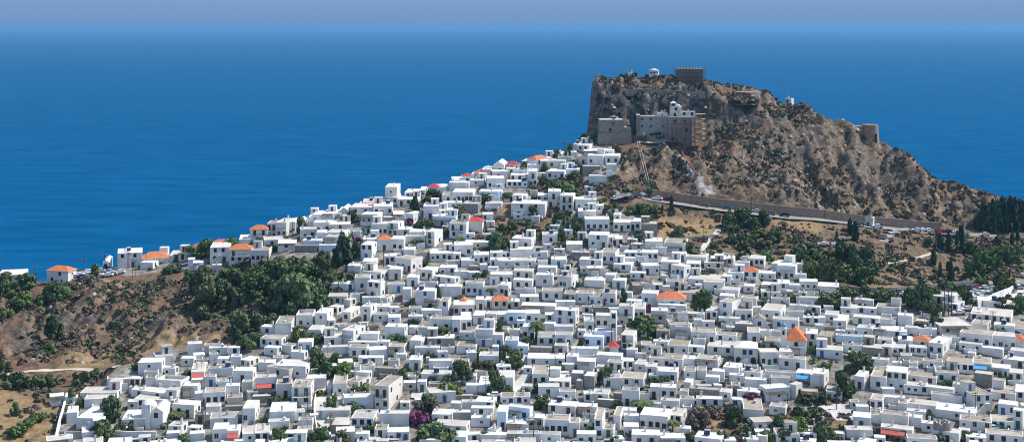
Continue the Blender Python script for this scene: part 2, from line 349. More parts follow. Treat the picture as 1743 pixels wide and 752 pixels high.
for poly, v in (([(1200,182),(1290,188),(1302,222),(1250,238),(1208,232)],.55),([(1300,205),(1400,222),(1412,280),(1380,262),(1340,300),(1320,250)],.45),([(1430,262),(1500,275),(1570,300),(1565,345),(1520,330),(1490,350),(1450,320)],.4),([(98,524),(172,521),(170,556),(110,563)],.85),([(238,558),(262,530),(325,509),(323,528),(275,560)],.85),([(0,560),(60,555),(75,592),(20,602)],.6),([(1020,152),(1130,150),(1200,165),(1200,200),(1010,215)],1.0),([(1003,230),(1020,150),(1045,150),(1040,215)],.2)): shaded_darkrock = np.maximum(shaded_darkrock, v * inpoly(PXg, PYg, poly))
me = bpy.data.meshes.new('hillside')
V = np.stack([XX, YY, Z], -1).reshape(-1, 3)
j, i = np.meshgrid(np.arange(ny - 1), np.arange(nx - 1), indexing='ij'); q = (j * nx + i).ravel()
land = (np.maximum.reduce([Z.ravel()[q], Z.ravel()[q + 1], Z.ravel()[q + nx], Z.ravel()[q + nx + 1]]) > -5); q = q[land]
FQ = np.stack([q, q + 1, q + nx + 1, q + nx], -1)
me.vertices.add(len(V)); me.vertices.foreach_set('co', V.ravel())
me.loops.add(FQ.size); me.loops.foreach_set('vertex_index', FQ.ravel())
me.polygons.add(len(FQ)); me.polygons.foreach_set('loop_start', np.arange(0, FQ.size, 4)); me.polygons.foreach_set('loop_total', np.full(len(FQ), 4))
me.polygons.foreach_set('use_smooth', np.ones(len(FQ), bool))
me.update(); me.validate()
ca = me.color_attributes.new('soil', 'FLOAT_COLOR', 'POINT')
pack = np.stack([blur(town, 3), blur(ochre, 6), blur(np.clip(shaded_darkrock, 0, 1), 4), blur(gullyveg, 5)], -1).reshape(-1, 4)
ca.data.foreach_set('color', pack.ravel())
sp2 = blur(inpoly(PXg, PYg, [(1152,256),(1163,261),(1180,288),(1200,316),(1224,339),(1197,340),(1184,314),(1166,288)]).astype(float), 3) * (.35 + 1.1 * fbm(XX / 5, YY / 9, 4))
c2 = me.color_attributes.new('spill', 'FLOAT_COLOR', 'POINT'); c2.data.foreach_set('color', np.stack([sp2] * 3 + [np.ones_like(sp2)], -1).reshape(-1, 4).ravel())
def terrain_mat():
    m, nt, b = nodes_of('hillside_soil'); L = nt.links.new; N = nt.nodes.new
    geo = N('ShaderNodeNewGeometry'); pos = geo.outputs['Position']
    at = N('ShaderNodeVertexColor'); at.layer_name = 'soil'
    sp = N('ShaderNodeSeparateColor'); L(at.outputs['Color'], sp.inputs['Color'])
    def noise(s, d=5, r=.6, vec=pos):
        n = N('ShaderNodeTexNoise'); n.inputs['Scale'].default_value = s; n.inputs['Detail'].default_value = d; n.inputs['Roughness'].default_value = r; L(vec, n.inputs['Vector']); return n.outputs['Fac']
    def ramp(fac, stops):
        r = N('ShaderNodeValToRGB'); e = r.color_ramp.elements
        while len(e) < len(stops): e.new(.5)
        for k, (p, c) in zip(e, stops): k.position = p; k.color = (*c, 1)
        L(fac, r.inputs['Fac']); return r.outputs['Color']
    def mr(v, a, b2, c=0., d=1.):
        r = N('ShaderNodeMapRange'); r.interpolation_type = 'SMOOTHSTEP'
        for k, x in zip(('From Min','From Max','To Min','To Max'), (a, b2, c, d)): r.inputs[k].default_value = x
        L(v, r.inputs['Value']); return r.outputs['Result']
    def mix(f, a, b2, blend='MIX'):
        x = N('ShaderNodeMix'); x.data_type = 'RGBA'; x.blend_type = blend
        if isinstance(f, float): x.inputs['Factor'].default_value = f
        else: L(f, x.inputs['Factor'])
        L(a, x.inputs['A']); L(b2, x.inputs['B']); return x.outputs['Result']
    def mul(a, b2):
        x = N('ShaderNodeMath'); x.operation = 'MULTIPLY'; L(a, x.inputs[0]); L(b2, x.inputs[1]); return x.outputs[0]
    soil = ramp(noise(.35, 8, .7), [(.30, (.070,.049,.034)), (.5, (.150,.104,.070)), (.68, (.255,.182,.122))])
    warm = ramp(noise(.9, 6), [(.35, (.12,.070,.045)), (.65, (.22,.135,.085))])
    soil = mix(mr(noise(.035, 4), .45, .62), soil, warm)
    rock = ramp(noise(.55, 9, .75), [(.30, (.065,.052,.043)), (.48, (.175,.135,.105)), (.66, (.36,.285,.22))])
    smap = N('ShaderNodeMapping'); smap.inputs['Scale'].default_value = (.10, .10, .75); smap.inputs['Rotation'].default_value = (.12, .2, 0); L(pos, smap.inputs['Vector'])
    strata = ramp(noise(1.0, 6, .7, smap.outputs[0]), [(.36, (.38,.36,.34)), (.52, (1.,1.,1.)), (.66, (1.35,1.3,1.2))]); rock = mix(.75, rock, strata, 'MULTIPLY')
    sn = N('ShaderNodeSeparateXYZ'); L(geo.outputs['Normal'], sn.inputs[0])
    steepf = mr(sn.outputs['Z'], .86, .62)
    base = mix(mul(steepf, mr(noise(.12, 4), .3, .55)), soil, rock)
    scrub = ramp(noise(1.3, 6), [(.35, (.03,.034,.017)), (.7, (.085,.08,.045))])
    base = mix(mul(mr(noise(.42, 5, .65), .50, .60), mr(noise(.05, 3), .35, .6, .35, .9)), base, scrub)
    och = ramp(noise(.5, 8, .7), [(.3, (.17,.11,.052)), (.5, (.28,.19,.096)), (.7, (.38,.28,.155))])
    base = mix(mul(sp.outputs['Green'], mr(noise(.3, 6), .3, .5)), base, och)
    dk = ramp(noise(.3, 10, .75), [(.36, (.022,.020,.019)), (.5, (.075,.068,.063)), (.64, (.24,.215,.185))])  # dark rock ramp that also carries the painted cliff shade
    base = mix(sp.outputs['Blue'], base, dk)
    tw = ramp(noise(.45, 7, .7), [(.32, (.10,.085,.068)), (.5, (.22,.20,.172)), (.68, (.37,.35,.315))])
    base = mix(mr(sp.outputs['Red'], .2, .7), base, tw)
    gr = ramp(noise(.8, 6), [(.35, (.03,.04,.018)), (.65, (.13,.10,.06))])
    al = at.outputs['Alpha']; base = mix(mr(al, .2, .8, 0, .8), base, gr)
    a2 = N('ShaderNodeVertexColor'); a2.layer_name = 'spill'; s2 = N('ShaderNodeSeparateColor'); L(a2.outputs['Color'], s2.inputs['Color'])
    sc_ = ramp(noise(.6, 8, .75), [(.3, (.17,.155,.14)), (.5, (.33,.305,.28)), (.7, (.46,.43,.40))]); base = mix(mr(s2.outputs['Red'], .3, .7), base, sc_)
    L(base, b.inputs['Base Color']); b.inputs['Roughness'].default_value = .95; b.inputs['Specular IOR Level'].default_value = .1
    bp = N('ShaderNodeBump'); bp.inputs['Strength'].default_value = .9; bp.inputs['Distance'].default_value = .7
    hh = N('ShaderNodeMath'); hh.operation = 'ADD'; L(noise(.6, 9, .7), hh.inputs[0]); L(noise(.16, 5), hh.inputs[1])
    L(hh.outputs[0], bp.inputs['Height']); L(bp.outputs['Normal'], b.inputs['Normal'])
    return m
me.materials.append(terrain_mat())
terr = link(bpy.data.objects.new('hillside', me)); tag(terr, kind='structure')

# sea
sea = MB()
def sea_mat():
    m, nt, b = nodes_of('sea_water'); L = nt.links.new; N = nt.nodes.new
    geo = N('ShaderNodeNewGeometry')
    mp = N('ShaderNodeMapping'); mp.inputs['Rotation'].default_value = (0, 0, .25); mp.inputs['Scale'].default_value = (.35, 1, 1); L(geo.outputs['Position'], mp.inputs['Vector'])
    n1 = N('ShaderNodeTexNoise'); n1.inputs['Scale'].default_value = .035; n1.inputs['Detail'].default_value = 8; n1.inputs['Roughness'].default_value = .62; L(mp.outputs[0], n1.inputs['Vector'])
    n2 = N('ShaderNodeTexNoise'); n2.inputs['Scale'].default_value = .004; n2.inputs['Detail'].default_value = 5; L(mp.outputs[0], n2.inputs['Vector'])
    rp = N('ShaderNodeValToRGB'); e = rp.color_ramp.elements; e[0].position = .38; e[1].position = .64; e[0].color = (*SEA0, 1); e[1].color = (*SEA1, 1)
    ad = N('ShaderNodeMath'); ad.operation = 'MULTIPLY_ADD'; L(n1.outputs['Fac'], ad.inputs[0]); ad.inputs[1].default_value = .85; 
    hf = N('ShaderNodeMath'); hf.operation = 'MULTIPLY'; hf.inputs[1].default_value = .15; L(n2.outputs['Fac'], hf.inputs[0]); L(hf.outputs[0], ad.inputs[2])
    L(ad.outputs[0], rp.inputs['Fac']); L(rp.outputs['Color'], b.inputs['Base Color'])
    b.inputs['Roughness'].default_value = .45; b.inputs['IOR'].default_value = 1.33; b.inputs['Specular IOR Level'].default_value = SEASPEC
    bp = N('ShaderNodeBump'); bp.inputs['Strength'].default_value = 1; bp.inputs['Distance'].default_value = 1.6; L(n1.outputs['Fac'], bp.inputs['Height']); L(bp.outputs['Normal'], b.inputs['Normal'])
    return m
sea.poly([(-45000,-200,0),(45000,-200,0),(45000,60000,0),(-45000,60000,0)], sea_mat())
so = sea.obj('sea'); tag(so, kind='structure')

def drape(name, pts, width, mat, lift=.12, step=1.5):
    """a strip of paving laid along surveyed points, following the ground"""
    W = [Vector(hit(*p)[:2]) for p in pts]; line = [W[0]]
    for a, b2 in zip(W, W[1:]):
        n = max(1, int((b2 - a).length / step)); line += [a.lerp(b2, k / n) for k in range(1, n + 1)]
    for _ in range(6): line = [line[0]] + [(line[k - 1] + 2 * line[k] + line[k + 1]) / 4 for k in range(1, len(line) - 1)] + [line[-1]]
    mb = MB(); rows = []
    for k, p in enumerate(line):
        t = (line[min(k + 1, len(line) - 1)] - line[max(k - 1, 0)]).normalized(); nrm = Vector((-t.y, t.x))
        wv = width * (1 + .12 * math.sin(k * .7))
        zs = [float(ground(*(p + nrm * wv * s))) for s in (-.5, 0, .5)]
        zc = max(zs) * .5 + zs[1] * .5
        rows.append([tuple(p + nrm * wv * s) + (max(zz, zc - .2) + lift,) for s, zz in zip((-.5, 0, .5), zs)])
    k = mb.mi(mat)
    for r in rows: mb.v += r
    for r in range(len(rows) - 1):
        for s in (0, 1): mb.f.append((r*3+s, r*3+s+1, r*3+s+4, r*3+s+3)); mb.m.append(k)
    o = mb.obj(name); tag(o, kind='structure'); return o
drape('castle_road', [(1040,341),(1085,334),(1110,341),(1150,347),(1200,354),(1250,360),(1300,366),(1350,371),(1400,376),(1440,381),(1480,387),(1520,390),(1560,394),(1600,397),(1640,399),(1700,402)], 5.5, M['asphalt'])
drape('hill_lane', [(1258,361),(1236,372),(1230,385),(1222,396),(1210,404),(1196,424),(1192,440)], 2.2, M['concrete'])
drape('dirt_path', [(-30,641),(18,636),(60,631),(100,629),(150,628),(200,624)], 2.0, M['dirt'])
drape('dirt_track', [(1510,449),(1540,444),(1570,437),(1600,428)], 1.6, M['dirt'])
drape('side_road', [(1548,390),(1530,393),(1515,401),(1503,412)], 2.6, M['asphalt'])
drape('street', [(553,640),(552,660),(548,685),(546,705),(553,730),(560,752)], 4.5, M['concrete'])
drape('footpath', [(1408,690),(1395,705),(1382,725),(1372,752)], 3.2, M['concrete'])
drape('square', [(1412,688),(1428,692),(1440,700),(1447,716)], 7.5, M['concrete'])
drape('town_road', [(700,673),(760,672),(830,676),(870,672)], 4.5, M['concrete'])
drape('lane', [(878,672),(882,650),(900,640),(896,620),(890,600)], 3, M['concrete'])
drape('car_park', [(112,466),(150,462),(185,455),(215,449)], 14, M['concrete'])
drape('parking_area', [(1645,514),(1680,507),(1720,498),(1760,494)], 20, M['concrete'])
drape('access_road', [(1655,545),(1700,518),(1743,500)], 5, M['concrete'])
drape('ridge_path', [(1085,243),(1110,246),(1140,242)], 3, M['dirt'])
TR = []   # traced buildings: tile origin, then (x0,x1,y_top,y_foot,y_roofback,side,spec) in 5x tile pixels
TR.append((0, 602, [
(690,990,330,402,287,55,'cW2'),(725,960,416,452,342,25,'cW0'),(570,655,500,590,450,15,'wW0'),(655,805,545,652,455,140,'wW0'),
(1100,1195,215,292,205,30,'wC2'),(1120,1410,340,392,300,90,'wW2'),(1370,1405,275,322,272,0,'wW0'),(1145,1475,395,462,355,60,'cW3'),
(1040,1250,555,632,480,50,'wW1'),(1330,1535,225,322,190,75,'pW2'),(1090,1175,435,478,420,0,'wW1'),
(1470,1650,430,542,400,60,'wW2'),(1435,1545,610,692,580,55,'gW1'),(1600,1690,640,702,610,40,'wW1'),(1420,1530,695,751,670,0,'wW0'),
(1620,1743,720,756,690,0,'wW0'),(1180,1375,85,140,40,30,'wW1'),(1370,1490,150,188,115,30,'cW1'),(1540,1650,60,105,25,20,'wW1'),
(1630,1740,150,235,85,0,'cW1r'),(1630,1743,238,292,210,0,'wW0'),(1665,1743,515,602,510,0,'bS1'),
]))
TR.append((348, 602, [
(5,95,195,287,180,0,'bW1'),(130,240,150,187,115,10,'bW0'),(30,128,155,190,115,0,'bW0'),(245,410,145,247,120,30,'wW1'),
(305,385,60,122,25,80,'wW2'),(225,310,40,92,10,0,'cW0'),(530,720,120,212,95,80,'bC1'),(600,860,100,205,55,70,'wW2'),
(440,610,200,332,180,0,'cW3Br'),(615,745,255,382,220,0,'bW1'),(745,905,280,445,220,30,'bW4B'),(5,175,325,442,290,0,'bW3'),
(180,295,270,352,255,0,'wW0'),(325,430,465,602,400,45,'wW4B'),(555,770,490,587,415,20,'wW0'),(70,192,640,756,590,0,'wW2'),
(195,290,650,756,610,0,'wW2Br'),(325,428,680,756,620,0,'cW2B'),(430,550,670,756,600,0,'cW2B'),(50,280,545,622,500,0,'gW1'),
(680,788,700,756,650,20,'wG1'),(790,920,650,722,620,10,'bW0'),(545,720,610,652,560,0,'cW0'),(1095,1213,250,357,185,0,'bW1'),
(1215,1310,235,302,190,110,'bW1'),(1190,1440,370,472,345,0,'wW0'),(1450,1570,270,477,190,120,'bC6B'),
(1280,1445,105,192,75,0,'bW1'),(1310,1520,55,100,30,10,'wW1'),(1455,1650,150,192,110,20,'bS0'),(1235,1400,180,225,155,30,'wW0'),
(1250,1440,560,622,480,50,'gW3'),(1495,1743,505,617,485,0,'wW0'),(1560,1743,665,756,630,0,'wW3'),(1080,1240,615,682,545,0,'cS1'),
(1450,1558,640,722,605,0,'bW1'),(1290,1400,690,756,665,0,'wW1'),(735,850,15,52,0,30,'wW0'),(460,590,90,142,55,0,'wW0'),
(195,325,400,445,350,0,'bC0'),(800,920,590,640,560,0,'bW0'),
]))
TR.append((696, 602, [
(75,145,235,327,230,0,'wW1'),(105,345,180,242,145,0,'cW1'),(0,100,50,142,20,0,'wW1'),(170,370,100,127,65,0,'wW0'),
(485,585,290,337,280,0,'wW0'),(590,680,265,337,195,0,'wW0'),(760,890,200,332,145,20,'wW1B'),(1050,1185,170,272,105,10,'bW2B'),
(1190,1375,230,312,180,10,'wW3'),(1010,1245,40,107,0,10,'wW2'),(1250,1330,50,107,0,0,'wW1'),(1385,1488,165,252,145,0,'wG0'),
(1490,1580,190,292,160,30,'wG0'),(1435,1585,65,152,40,10,'wW0'),(1340,1432,20,92,0,0,'wW0'),(1425,1480,240,302,230,0,'cS0'),
(780,898,390,442,335,0,'bW2'),(900,1035,385,437,335,0,'bW2'),(750,830,490,652,440,0,'wL1'),(840,1030,455,572,440,30,'wL2'),
(835,1015,600,672,575,0,'wW0'),(1020,1140,545,642,515,0,'wW2'),(1155,1363,560,692,525,0,'bW5'),(1365,1455,585,712,545,10,'bW3'),
(670,745,665,722,625,45,'bW0'),(215,490,610,692,568,35,'cW2'),(195,368,515,605,475,0,'wW2'),(370,528,505,572,480,0,'wG0'),
(530,715,500,535,480,0,'wW1'),(530,690,550,622,535,0,'wW1'),(355,448,435,492,405,0,'wW0'),(450,610,440,482,405,0,'cW0'),
(560,720,430,482,370,30,'wW2'),(1185,1420,440,522,405,30,'wW2'),(1435,1600,460,522,425,0,'wW1'),(1280,1420,345,392,325,0,'gW1'),
(1565,1700,350,412,300,20,'gW1'),(1580,1650,555,722,470,0,'bW3'),(1652,1743,640,722,590,0,'bW2'),(840,958,700,756,670,0,'cW0'),
(960,1110,720,756,680,0,'gW0'),(1112,1290,735,762,700,0,'gW1'),(610,830,745,765,715,0,'wW0'),
]))
TR.append((1044, 602, [
(60,255,205,292,160,30,'bW2'),(75,220,310,452,290,0,'bW3B'),(70,175,60,132,40,0,'wW2'),(177,270,90,157,50,40,'cW1'),
(272,363,110,192,80,0,'cW1'),(365,545,150,252,118,10,'wW2'),(305,590,40,132,0,0,'bW3'),(315,535,285,392,260,0,'wW3'),
(600,698,160,217,115,10,'bW1'),(600,698,55,112,20,0,'wW0'),(702,890,55,115,15,30,'bW1'),(710,790,140,212,115,0,'bW0'),
(935,1070,115,192,80,0,'wW0'),(1085,1255,150,222,135,20,'bW1'),(1415,1635,40,137,25,0,'bW2'),(1295,1558,165,227,150,0,'bW1'),
(1560,1678,165,232,135,0,'wW1u'),(1680,1760,180,292,125,0,'wW0'),(1300,1505,290,402,262,-55,'wW1'),(1345,1500,240,272,200,0,'bW0'),
(1120,1300,255,290,220,0,'wW0'),(1505,1555,260,382,240,55,'cC0'),(1600,1740,320,402,300,0,'bS1'),(1110,1275,470,562,385,0,'bW0'),
(1010,1090,420,462,395,0,'wW1'),(905,1000,330,397,300,20,'cW1'),(990,1110,215,252,190,0,'wW1'),(645,900,320,372,305,0,'gS0'),
(710,930,425,457,365,0,'wW2'),(570,690,420,457,365,0,'bW0'),(400,560,430,472,385,0,'cW0'),(225,463,525,657,465,0,'wW4B'),
(466,580,520,602,465,45,'cW2B'),(90,220,620,702,590,0,'wW1'),(90,220,560,602,525,0,'wW0'),(0,60,520,642,455,30,'bW0'),
(1205,1365,600,652,545,-50,'cW2'),(1210,1340,690,742,660,-10,'wW1'),(1330,1465,470,522,425,0,'gW1'),(600,660,240,312,215,0,'wW0'),
(785,900,245,267,220,0,'wW0'),(300,390,230,252,200,0,'cW0'),
]))
TR.append((1392, 602, [
(315,395,190,302,145,40,'wW1'),(450,580,195,312,120,0,'bW1'),(585,755,155,307,110,10,'wW5'),(740,935,280,342,245,0,'cW3'),
(765,1003,195,262,160,0,'bW2'),(1010,1200,160,257,110,-20,'bW2'),(1120,1322,85,160,40,0,'bW4'),(1325,1475,80,157,30,0,'bW2u'),
(1335,1480,170,272,150,0,'cS0'),(1485,1630,120,217,90,0,'wW4'),(1615,1743,160,242,130,0,'cW2'),(1480,1678,330,402,280,0,'bW1'),
(1680,1755,320,402,260,0,'wW1'),(1340,1480,345,492,290,-120,'bC3'),(920,1150,330,362,280,0,'wW0'),(1150,1300,300,332,260,0,'wW0'),
(445,550,390,482,345,0,'bW2'),(555,740,400,442,370,0,'wW0'),(770,1005,445,502,395,0,'cW0'),(685,760,420,492,390,0,'bW0'),
(975,1225,370,422,345,0,'bW0'),(1010,1330,500,562,430,0,'wW1'),(760,915,510,562,475,0,'cW0'),(300,448,540,642,500,0,'wW1'),
(450,538,530,592,490,0,'bW0'),(540,765,515,622,490,0,'bW0'),(540,800,635,722,608,0,'cW2r'),(767,880,540,622,520,0,'wW0'),
(885,980,610,667,595,0,'wW1'),(1215,1473,570,657,535,0,'bW3'),(1475,1663,570,652,525,0,'bW3'),(1440,1743,715,765,650,0,'bW3'),
(1665,1743,480,642,470,0,'wW2'),(1540,1690,430,532,400,0,'wW2'),(-40,50,170,292,130,45,'wW0'),(70,205,325,392,280,0,'cW1'),
(430,600,95,113,50,0,'cW0'),(900,1060,80,132,55,0,'bW1'),
]))
TR.append((348, 452, [
(1345,1505,50,132,35,65,'cW3'),(1570,1675,30,122,10,30,'wW1'),(1385,1500,140,282,130,40,'wW3'),(1280,1410,105,217,80,10,'bW1'),
(1200,1275,155,217,120,0,'wL1'),(1065,1140,185,212,175,0,'wW0'),(1145,1210,170,212,155,0,'cW0'),(1055,1215,260,342,240,10,'cC4'),(1185,1240,300,352,285,55,'wW0'),
(1345,1500,290,332,280,0,'cW0'),(1505,1560,275,342,250,60,'bW1'),(1335,1415,350,477,325,60,'cW2'),(1460,1570,370,412,330,0,'wW1'),
(1575,1660,360,417,350,0,'wW1'),(1175,1245,395,482,350,90,'wW2'),(1060,1130,350,417,340,60,'cW2'),(780,920,420,532,380,0,'pW2B'),
(945,1045,405,537,365,60,'wW1'),(1050,1110,465,542,455,0,'wW1'),(605,740,490,627,435,40,'bW0'),(480,605,520,602,508,30,'wW1'),
(475,655,620,702,595,60,'bW3'),(885,990,545,642,512,30,'cW0'),(1020,1170,610,690,585,0,'cW1'),(1170,1270,550,682,510,100,'cW3B'),
(1335,1480,580,682,565,15,'wW0'),(1540,1705,520,652,500,30,'wW1'),(1565,1665,440,502,420,10,'wW1'),(1440,1565,425,477,405,0,'bW1'),
(1225,1475,680,717,655,0,'wW1'),(1010,1225,720,760,690,0,'cW0'),(1565,1700,690,765,665,30,'bW1'),(0,150,700,740,685,0,'bW1'),
(510,620,710,765,688,40,'wW1'),(200,300,715,765,700,0,'wW1'),(660,740,700,745,690,50,'bW0'),(40,190,725,765,705,0,'wW1'),
(1690,1760,200,302,190,0,'wW1'),(1280,1330,15,65,-5,0,'wW0'),(1470,1575,660,712,650,0,'wW1'),
]))
TR.append((696, 452, [
(95,200,35,122,15,60,'wW2'),(-20,75,100,182,80,25,'wW1'),(260,400,15,77,0,0,'wW2'),(385,505,60,107,50,0,'wW0'),
(210,390,115,157,90,50,'wW2'),(695,885,75,157,58,0,'wW3'),(890,1055,45,117,30,0,'cC2'),(885,1050,125,207,115,0,'wW2'),
(1080,1225,80,177,68,15,'wW1'),(1095,1255,15,72,5,15,'wW1'),(1275,1385,90,202,75,60,'cW3'),(1495,1665,130,182,100,0,'wW0'),(1670,1760,80,137,65,0,'wW0'),
(250,445,180,267,165,0,'wW1'),(85,240,160,202,150,0,'bW0'),(55,220,215,347,195,0,'wW2'),(480,635,150,257,135,0,'bW3'),
(625,770,180,262,155,0,'bW1'),(768,850,165,262,145,30,'wW2'),(1135,1310,215,302,195,0,'bW2'),(985,1075,225,252,218,0,'bW0'),
(950,1110,265,327,250,0,'wW1'),(708,845,300,372,262,0,'oC2'),(570,640,290,382,270,0,'wW2'),(640,705,290,362,270,0,'wW1'),
(430,485,305,380,265,0,'oW1'),(380,560,335,432,300,0,'wW3B'),(262,335,300,422,275,30,'bW1'),(125,260,310,352,295,0,'pW1'),(955,1245,345,402,322,0,'wW0'),
(870,945,305,372,285,0,'wC1'),(1250,1420,330,367,310,0,'wW0'),(1325,1425,240,312,220,0,'bW3'),(1428,1570,235,322,220,0,'bW2'),
(1540,1650,265,347,230,0,'bW3'),(1650,1760,235,342,210,0,'bW2'),(0,105,370,422,350,0,'bW1'),(105,275,390,442,370,0,'wW0'),
(-5,115,440,492,425,0,'wW0'),(1240,1420,380,507,362,30,'wW4'),(1240,1400,525,582,505,0,'cW0'),(1160,1235,420,482,405,0,'wW1'),(1150,1240,492,557,485,0,'wW0'),
(835,995,400,502,385,0,'wL2'),(1000,1120,405,492,382,0,'wW2'),(920,985,470,537,455,0,'wL1'),(970,1070,520,632,500,10,'wW3'),
(755,830,415,477,395,0,'wW1'),(545,640,425,507,390,15,'wC1'),(445,535,460,547,395,0,'wW2B'),(365,440,460,587,435,0,'wW1'),
(175,362,455,567,435,0,'bW2'),(655,745,410,482,395,0,'cW1'),(75,180,540,587,515,0,'cW0'),(565,715,545,692,515,25,'cW1B'),
(430,555,575,632,560,0,'gW1'),(155,390,620,692,590,0,'wG1'),(5,105,635,722,600,45,'wW0'),(820,930,635,742,610,0,'cL1'),
(910,1015,685,750,655,0,'wL1'),(1095,1245,610,692,565,0,'gC2'),(1245,1400,590,702,570,0,'gW2'),(1240,1350,680,762,625,30,'gW1'),
(1485,1655,605,702,580,0,'wL2'),(1580,1740,560,662,540,0,'wL2'),(1590,1760,425,537,410,0,'wW3'),(1495,1580,475,577,445,0,'cW1'),
(1480,1560,365,412,345,0,'gC1'),(1570,1700,375,417,350,0,'gS0'),(405,570,690,752,655,0,'bW1'),(720,800,590,697,575,0,'cW1'),
(1030,1215,725,765,700,0,'gS0'),(855,940,590,612,570,0,'cW0'),(715,760,705,755,695,0,'wW0'),(50,260,735,765,705,0,'cW0'),
(1385,1610,745,770,725,0,'wW0'),
]))
TR.append((1044, 452, [
(165,245,170,240,145,-10,'bS0'),(245,340,175,212,150,0,'bC0'),(340,415,180,222,160,0,'wW1'),(-10,100,125,197,110,0,'wW1'),
(240,372,235,337,215,0,'wW2'),(375,615,285,372,235,0,'oW3'),(380,615,350,397,345,0,'wW0'),(490,600,0,92,-10,60,'wW3'),
(640,940,120,177,80,40,'cW2'),(925,1000,90,162,75,0,'wW2'),(980,1110,60,132,45,0,'wW1'),(1110,1230,50,117,22,0,'oW2'),(1230,1375,65,122,50,0,'wW2'),
(1395,1550,0,112,-10,0,'wW5B'),(1555,1640,95,132,88,0,'cW0'),(450,600,145,192,120,0,'bW1'),(555,740,230,302,200,0,'bW2'),
(700,760,180,222,165,0,'wW1'),(770,930,140,222,120,0,'cW1'),(860,1060,215,262,185,0,'gW1'),(905,1025,265,317,235,0,'wW0'),
(905,1010,310,462,280,80,'bW2'),(1040,1180,380,477,350,10,'bC3'),(1180,1255,375,417,350,0,'cW0'),(1110,1195,180,232,160,0,'wW1'),
(1260,1375,165,222,145,15,'wW1'),(1400,1500,150,212,125,0,'wW1'),(1500,1590,180,222,165,0,'wW0'),(1590,1740,135,212,120,0,'wW3'),
(1345,1500,290,342,275,0,'bW1'),(1260,1425,380,467,330,0,'cW2'),(1505,1640,375,402,345,0,'cW0'),(1640,1760,365,412,345,0,'cW1'),
(1465,1620,420,452,405,0,'bW0'),(1620,1760,460,507,440,0,'wW2'),(1360,1575,460,552,440,10,'gW2'),(1190,1300,480,532,445,0,'bW1v'),
(1040,1190,500,562,475,0,'cG0'),(785,880,385,462,355,50,'cW2'),(590,775,430,472,400,0,'cW1'),(465,590,420,462,405,0,'bW0'),
(320,465,385,487,365,0,'wW1'),(400,500,455,487,430,0,'bW1'),(485,660,500,602,460,-40,'bW1'),(660,870,565,672,535,0,'bW3'),
(755,865,490,542,470,0,'cW1'),(530,655,520,622,495,0,'bW0'),(875,1050,590,657,570,0,'bW2'),(1145,1250,570,667,530,0,'bW1'),
(1250,1350,570,622,545,0,'cW0'),(1350,1430,575,622,555,0,'bW0'),(1290,1420,645,707,610,0,'bW1'),(680,780,620,697,612,0,'bW0'),
(460,640,680,760,625,30,'bW2'),(640,770,715,757,695,0,'wW1'),(800,1035,690,765,650,0,'cW2'),(65,170,590,722,555,30,'cW4B'),
(45,165,345,517,330,0,'cW3B'),(165,270,370,462,320,15,'cW2B'),(110,235,305,362,290,0,'wL1'),(340,465,680,712,655,0,'wW1'),
(235,360,680,742,660,0,'gW1'),(365,475,555,642,525,0,'bS1'),(1640,1740,580,712,545,0,'wW2'),(1260,1410,735,860,710,-30,'wW3'),
(1412,1520,730,800,700,0,'wW1'),(1520,1625,725,760,695,0,'wW0'),(900,1080,480,512,470,0,'cW0'),(-20,20,400,642,390,0,'wW2'),
(-30,45,700,760,665,0,'rW0'),(1560,1740,290,330,270,0,'cW0'),
]))
TR.append((1392, 452, [
(980,1215,265,332,228,30,'cC2'),(1065,1190,330,382,300,50,'wW3'),(1360,1560,310,362,270,0,'wW2'),(1310,1635,420,487,365,0,'cW6'),
(1320,1390,420,452,390,0,'wW0'),(195,330,365,422,335,0,'cW1'),(335,500,385,422,360,0,'wW2'),(500,695,380,417,330,0,'bW0'),
(320,470,325,350,310,0,'wW0'),(300,515,440,512,425,0,'wW2'),(675,800,425,530,410,0,'wW0'),(520,660,480,522,450,0,'gW0'),
(335,460,530,612,510,0,'cW1'),(470,585,550,602,520,0,'wW0'),(590,760,560,622,520,-10,'wW1'),(750,850,550,592,520,0,'cW0'),
(1055,1310,510,592,445,-130,'cW2'),(1310,1440,500,557,450,0,'bW0'),(1505,1670,530,572,490,0,'wW1'),(1600,1760,530,597,480,0,'bW1'),
(1215,1480,580,692,545,0,'bW3'),(1490,1680,600,722,570,-10,'cW5B'),(1690,1760,650,702,600,0,'oW0'),(1400,1570,720,770,695,0,'wW0'),
(1210,1395,670,732,640,0,'cW2'),(945,1060,660,765,600,80,'wW3'),(820,945,640,712,598,0,'oW1'),(690,810,650,702,605,-10,'wW0'),(780,930,700,765,670,0,'cW3'),
(510,630,630,702,610,0,'gW1'),(550,630,690,765,665,0,'cW1'),(630,740,710,765,660,0,'cW2'),(375,550,700,765,660,0,'cS0'),
(155,370,620,662,590,0,'gL0'),(240,310,570,607,545,0,'gW1'),(0,110,600,682,560,0,'bS1'),(130,240,480,532,420,0,'wW1'),
(-10,210,715,790,685,0,'cW2'),(60,170,440,482,390,0,'cW1'),(0,60,455,502,440,0,'wW0'),(210,370,700,742,670,0,'bW1'),
(850,1010,580,602,548,0,'cW0'),(1060,1200,630,672,600,0,'bW0'),(0,170,200,235,150,0,'wW0'),(1160,1240,320,372,305,0,'cW1'),
]))
TR.append((0, 360, [
(406,573,505,612,455,72,'oW3'),(-20,190,515,577,497,45,'wW1'),(880,930,395,462,380,35,'wW1v'),
]))
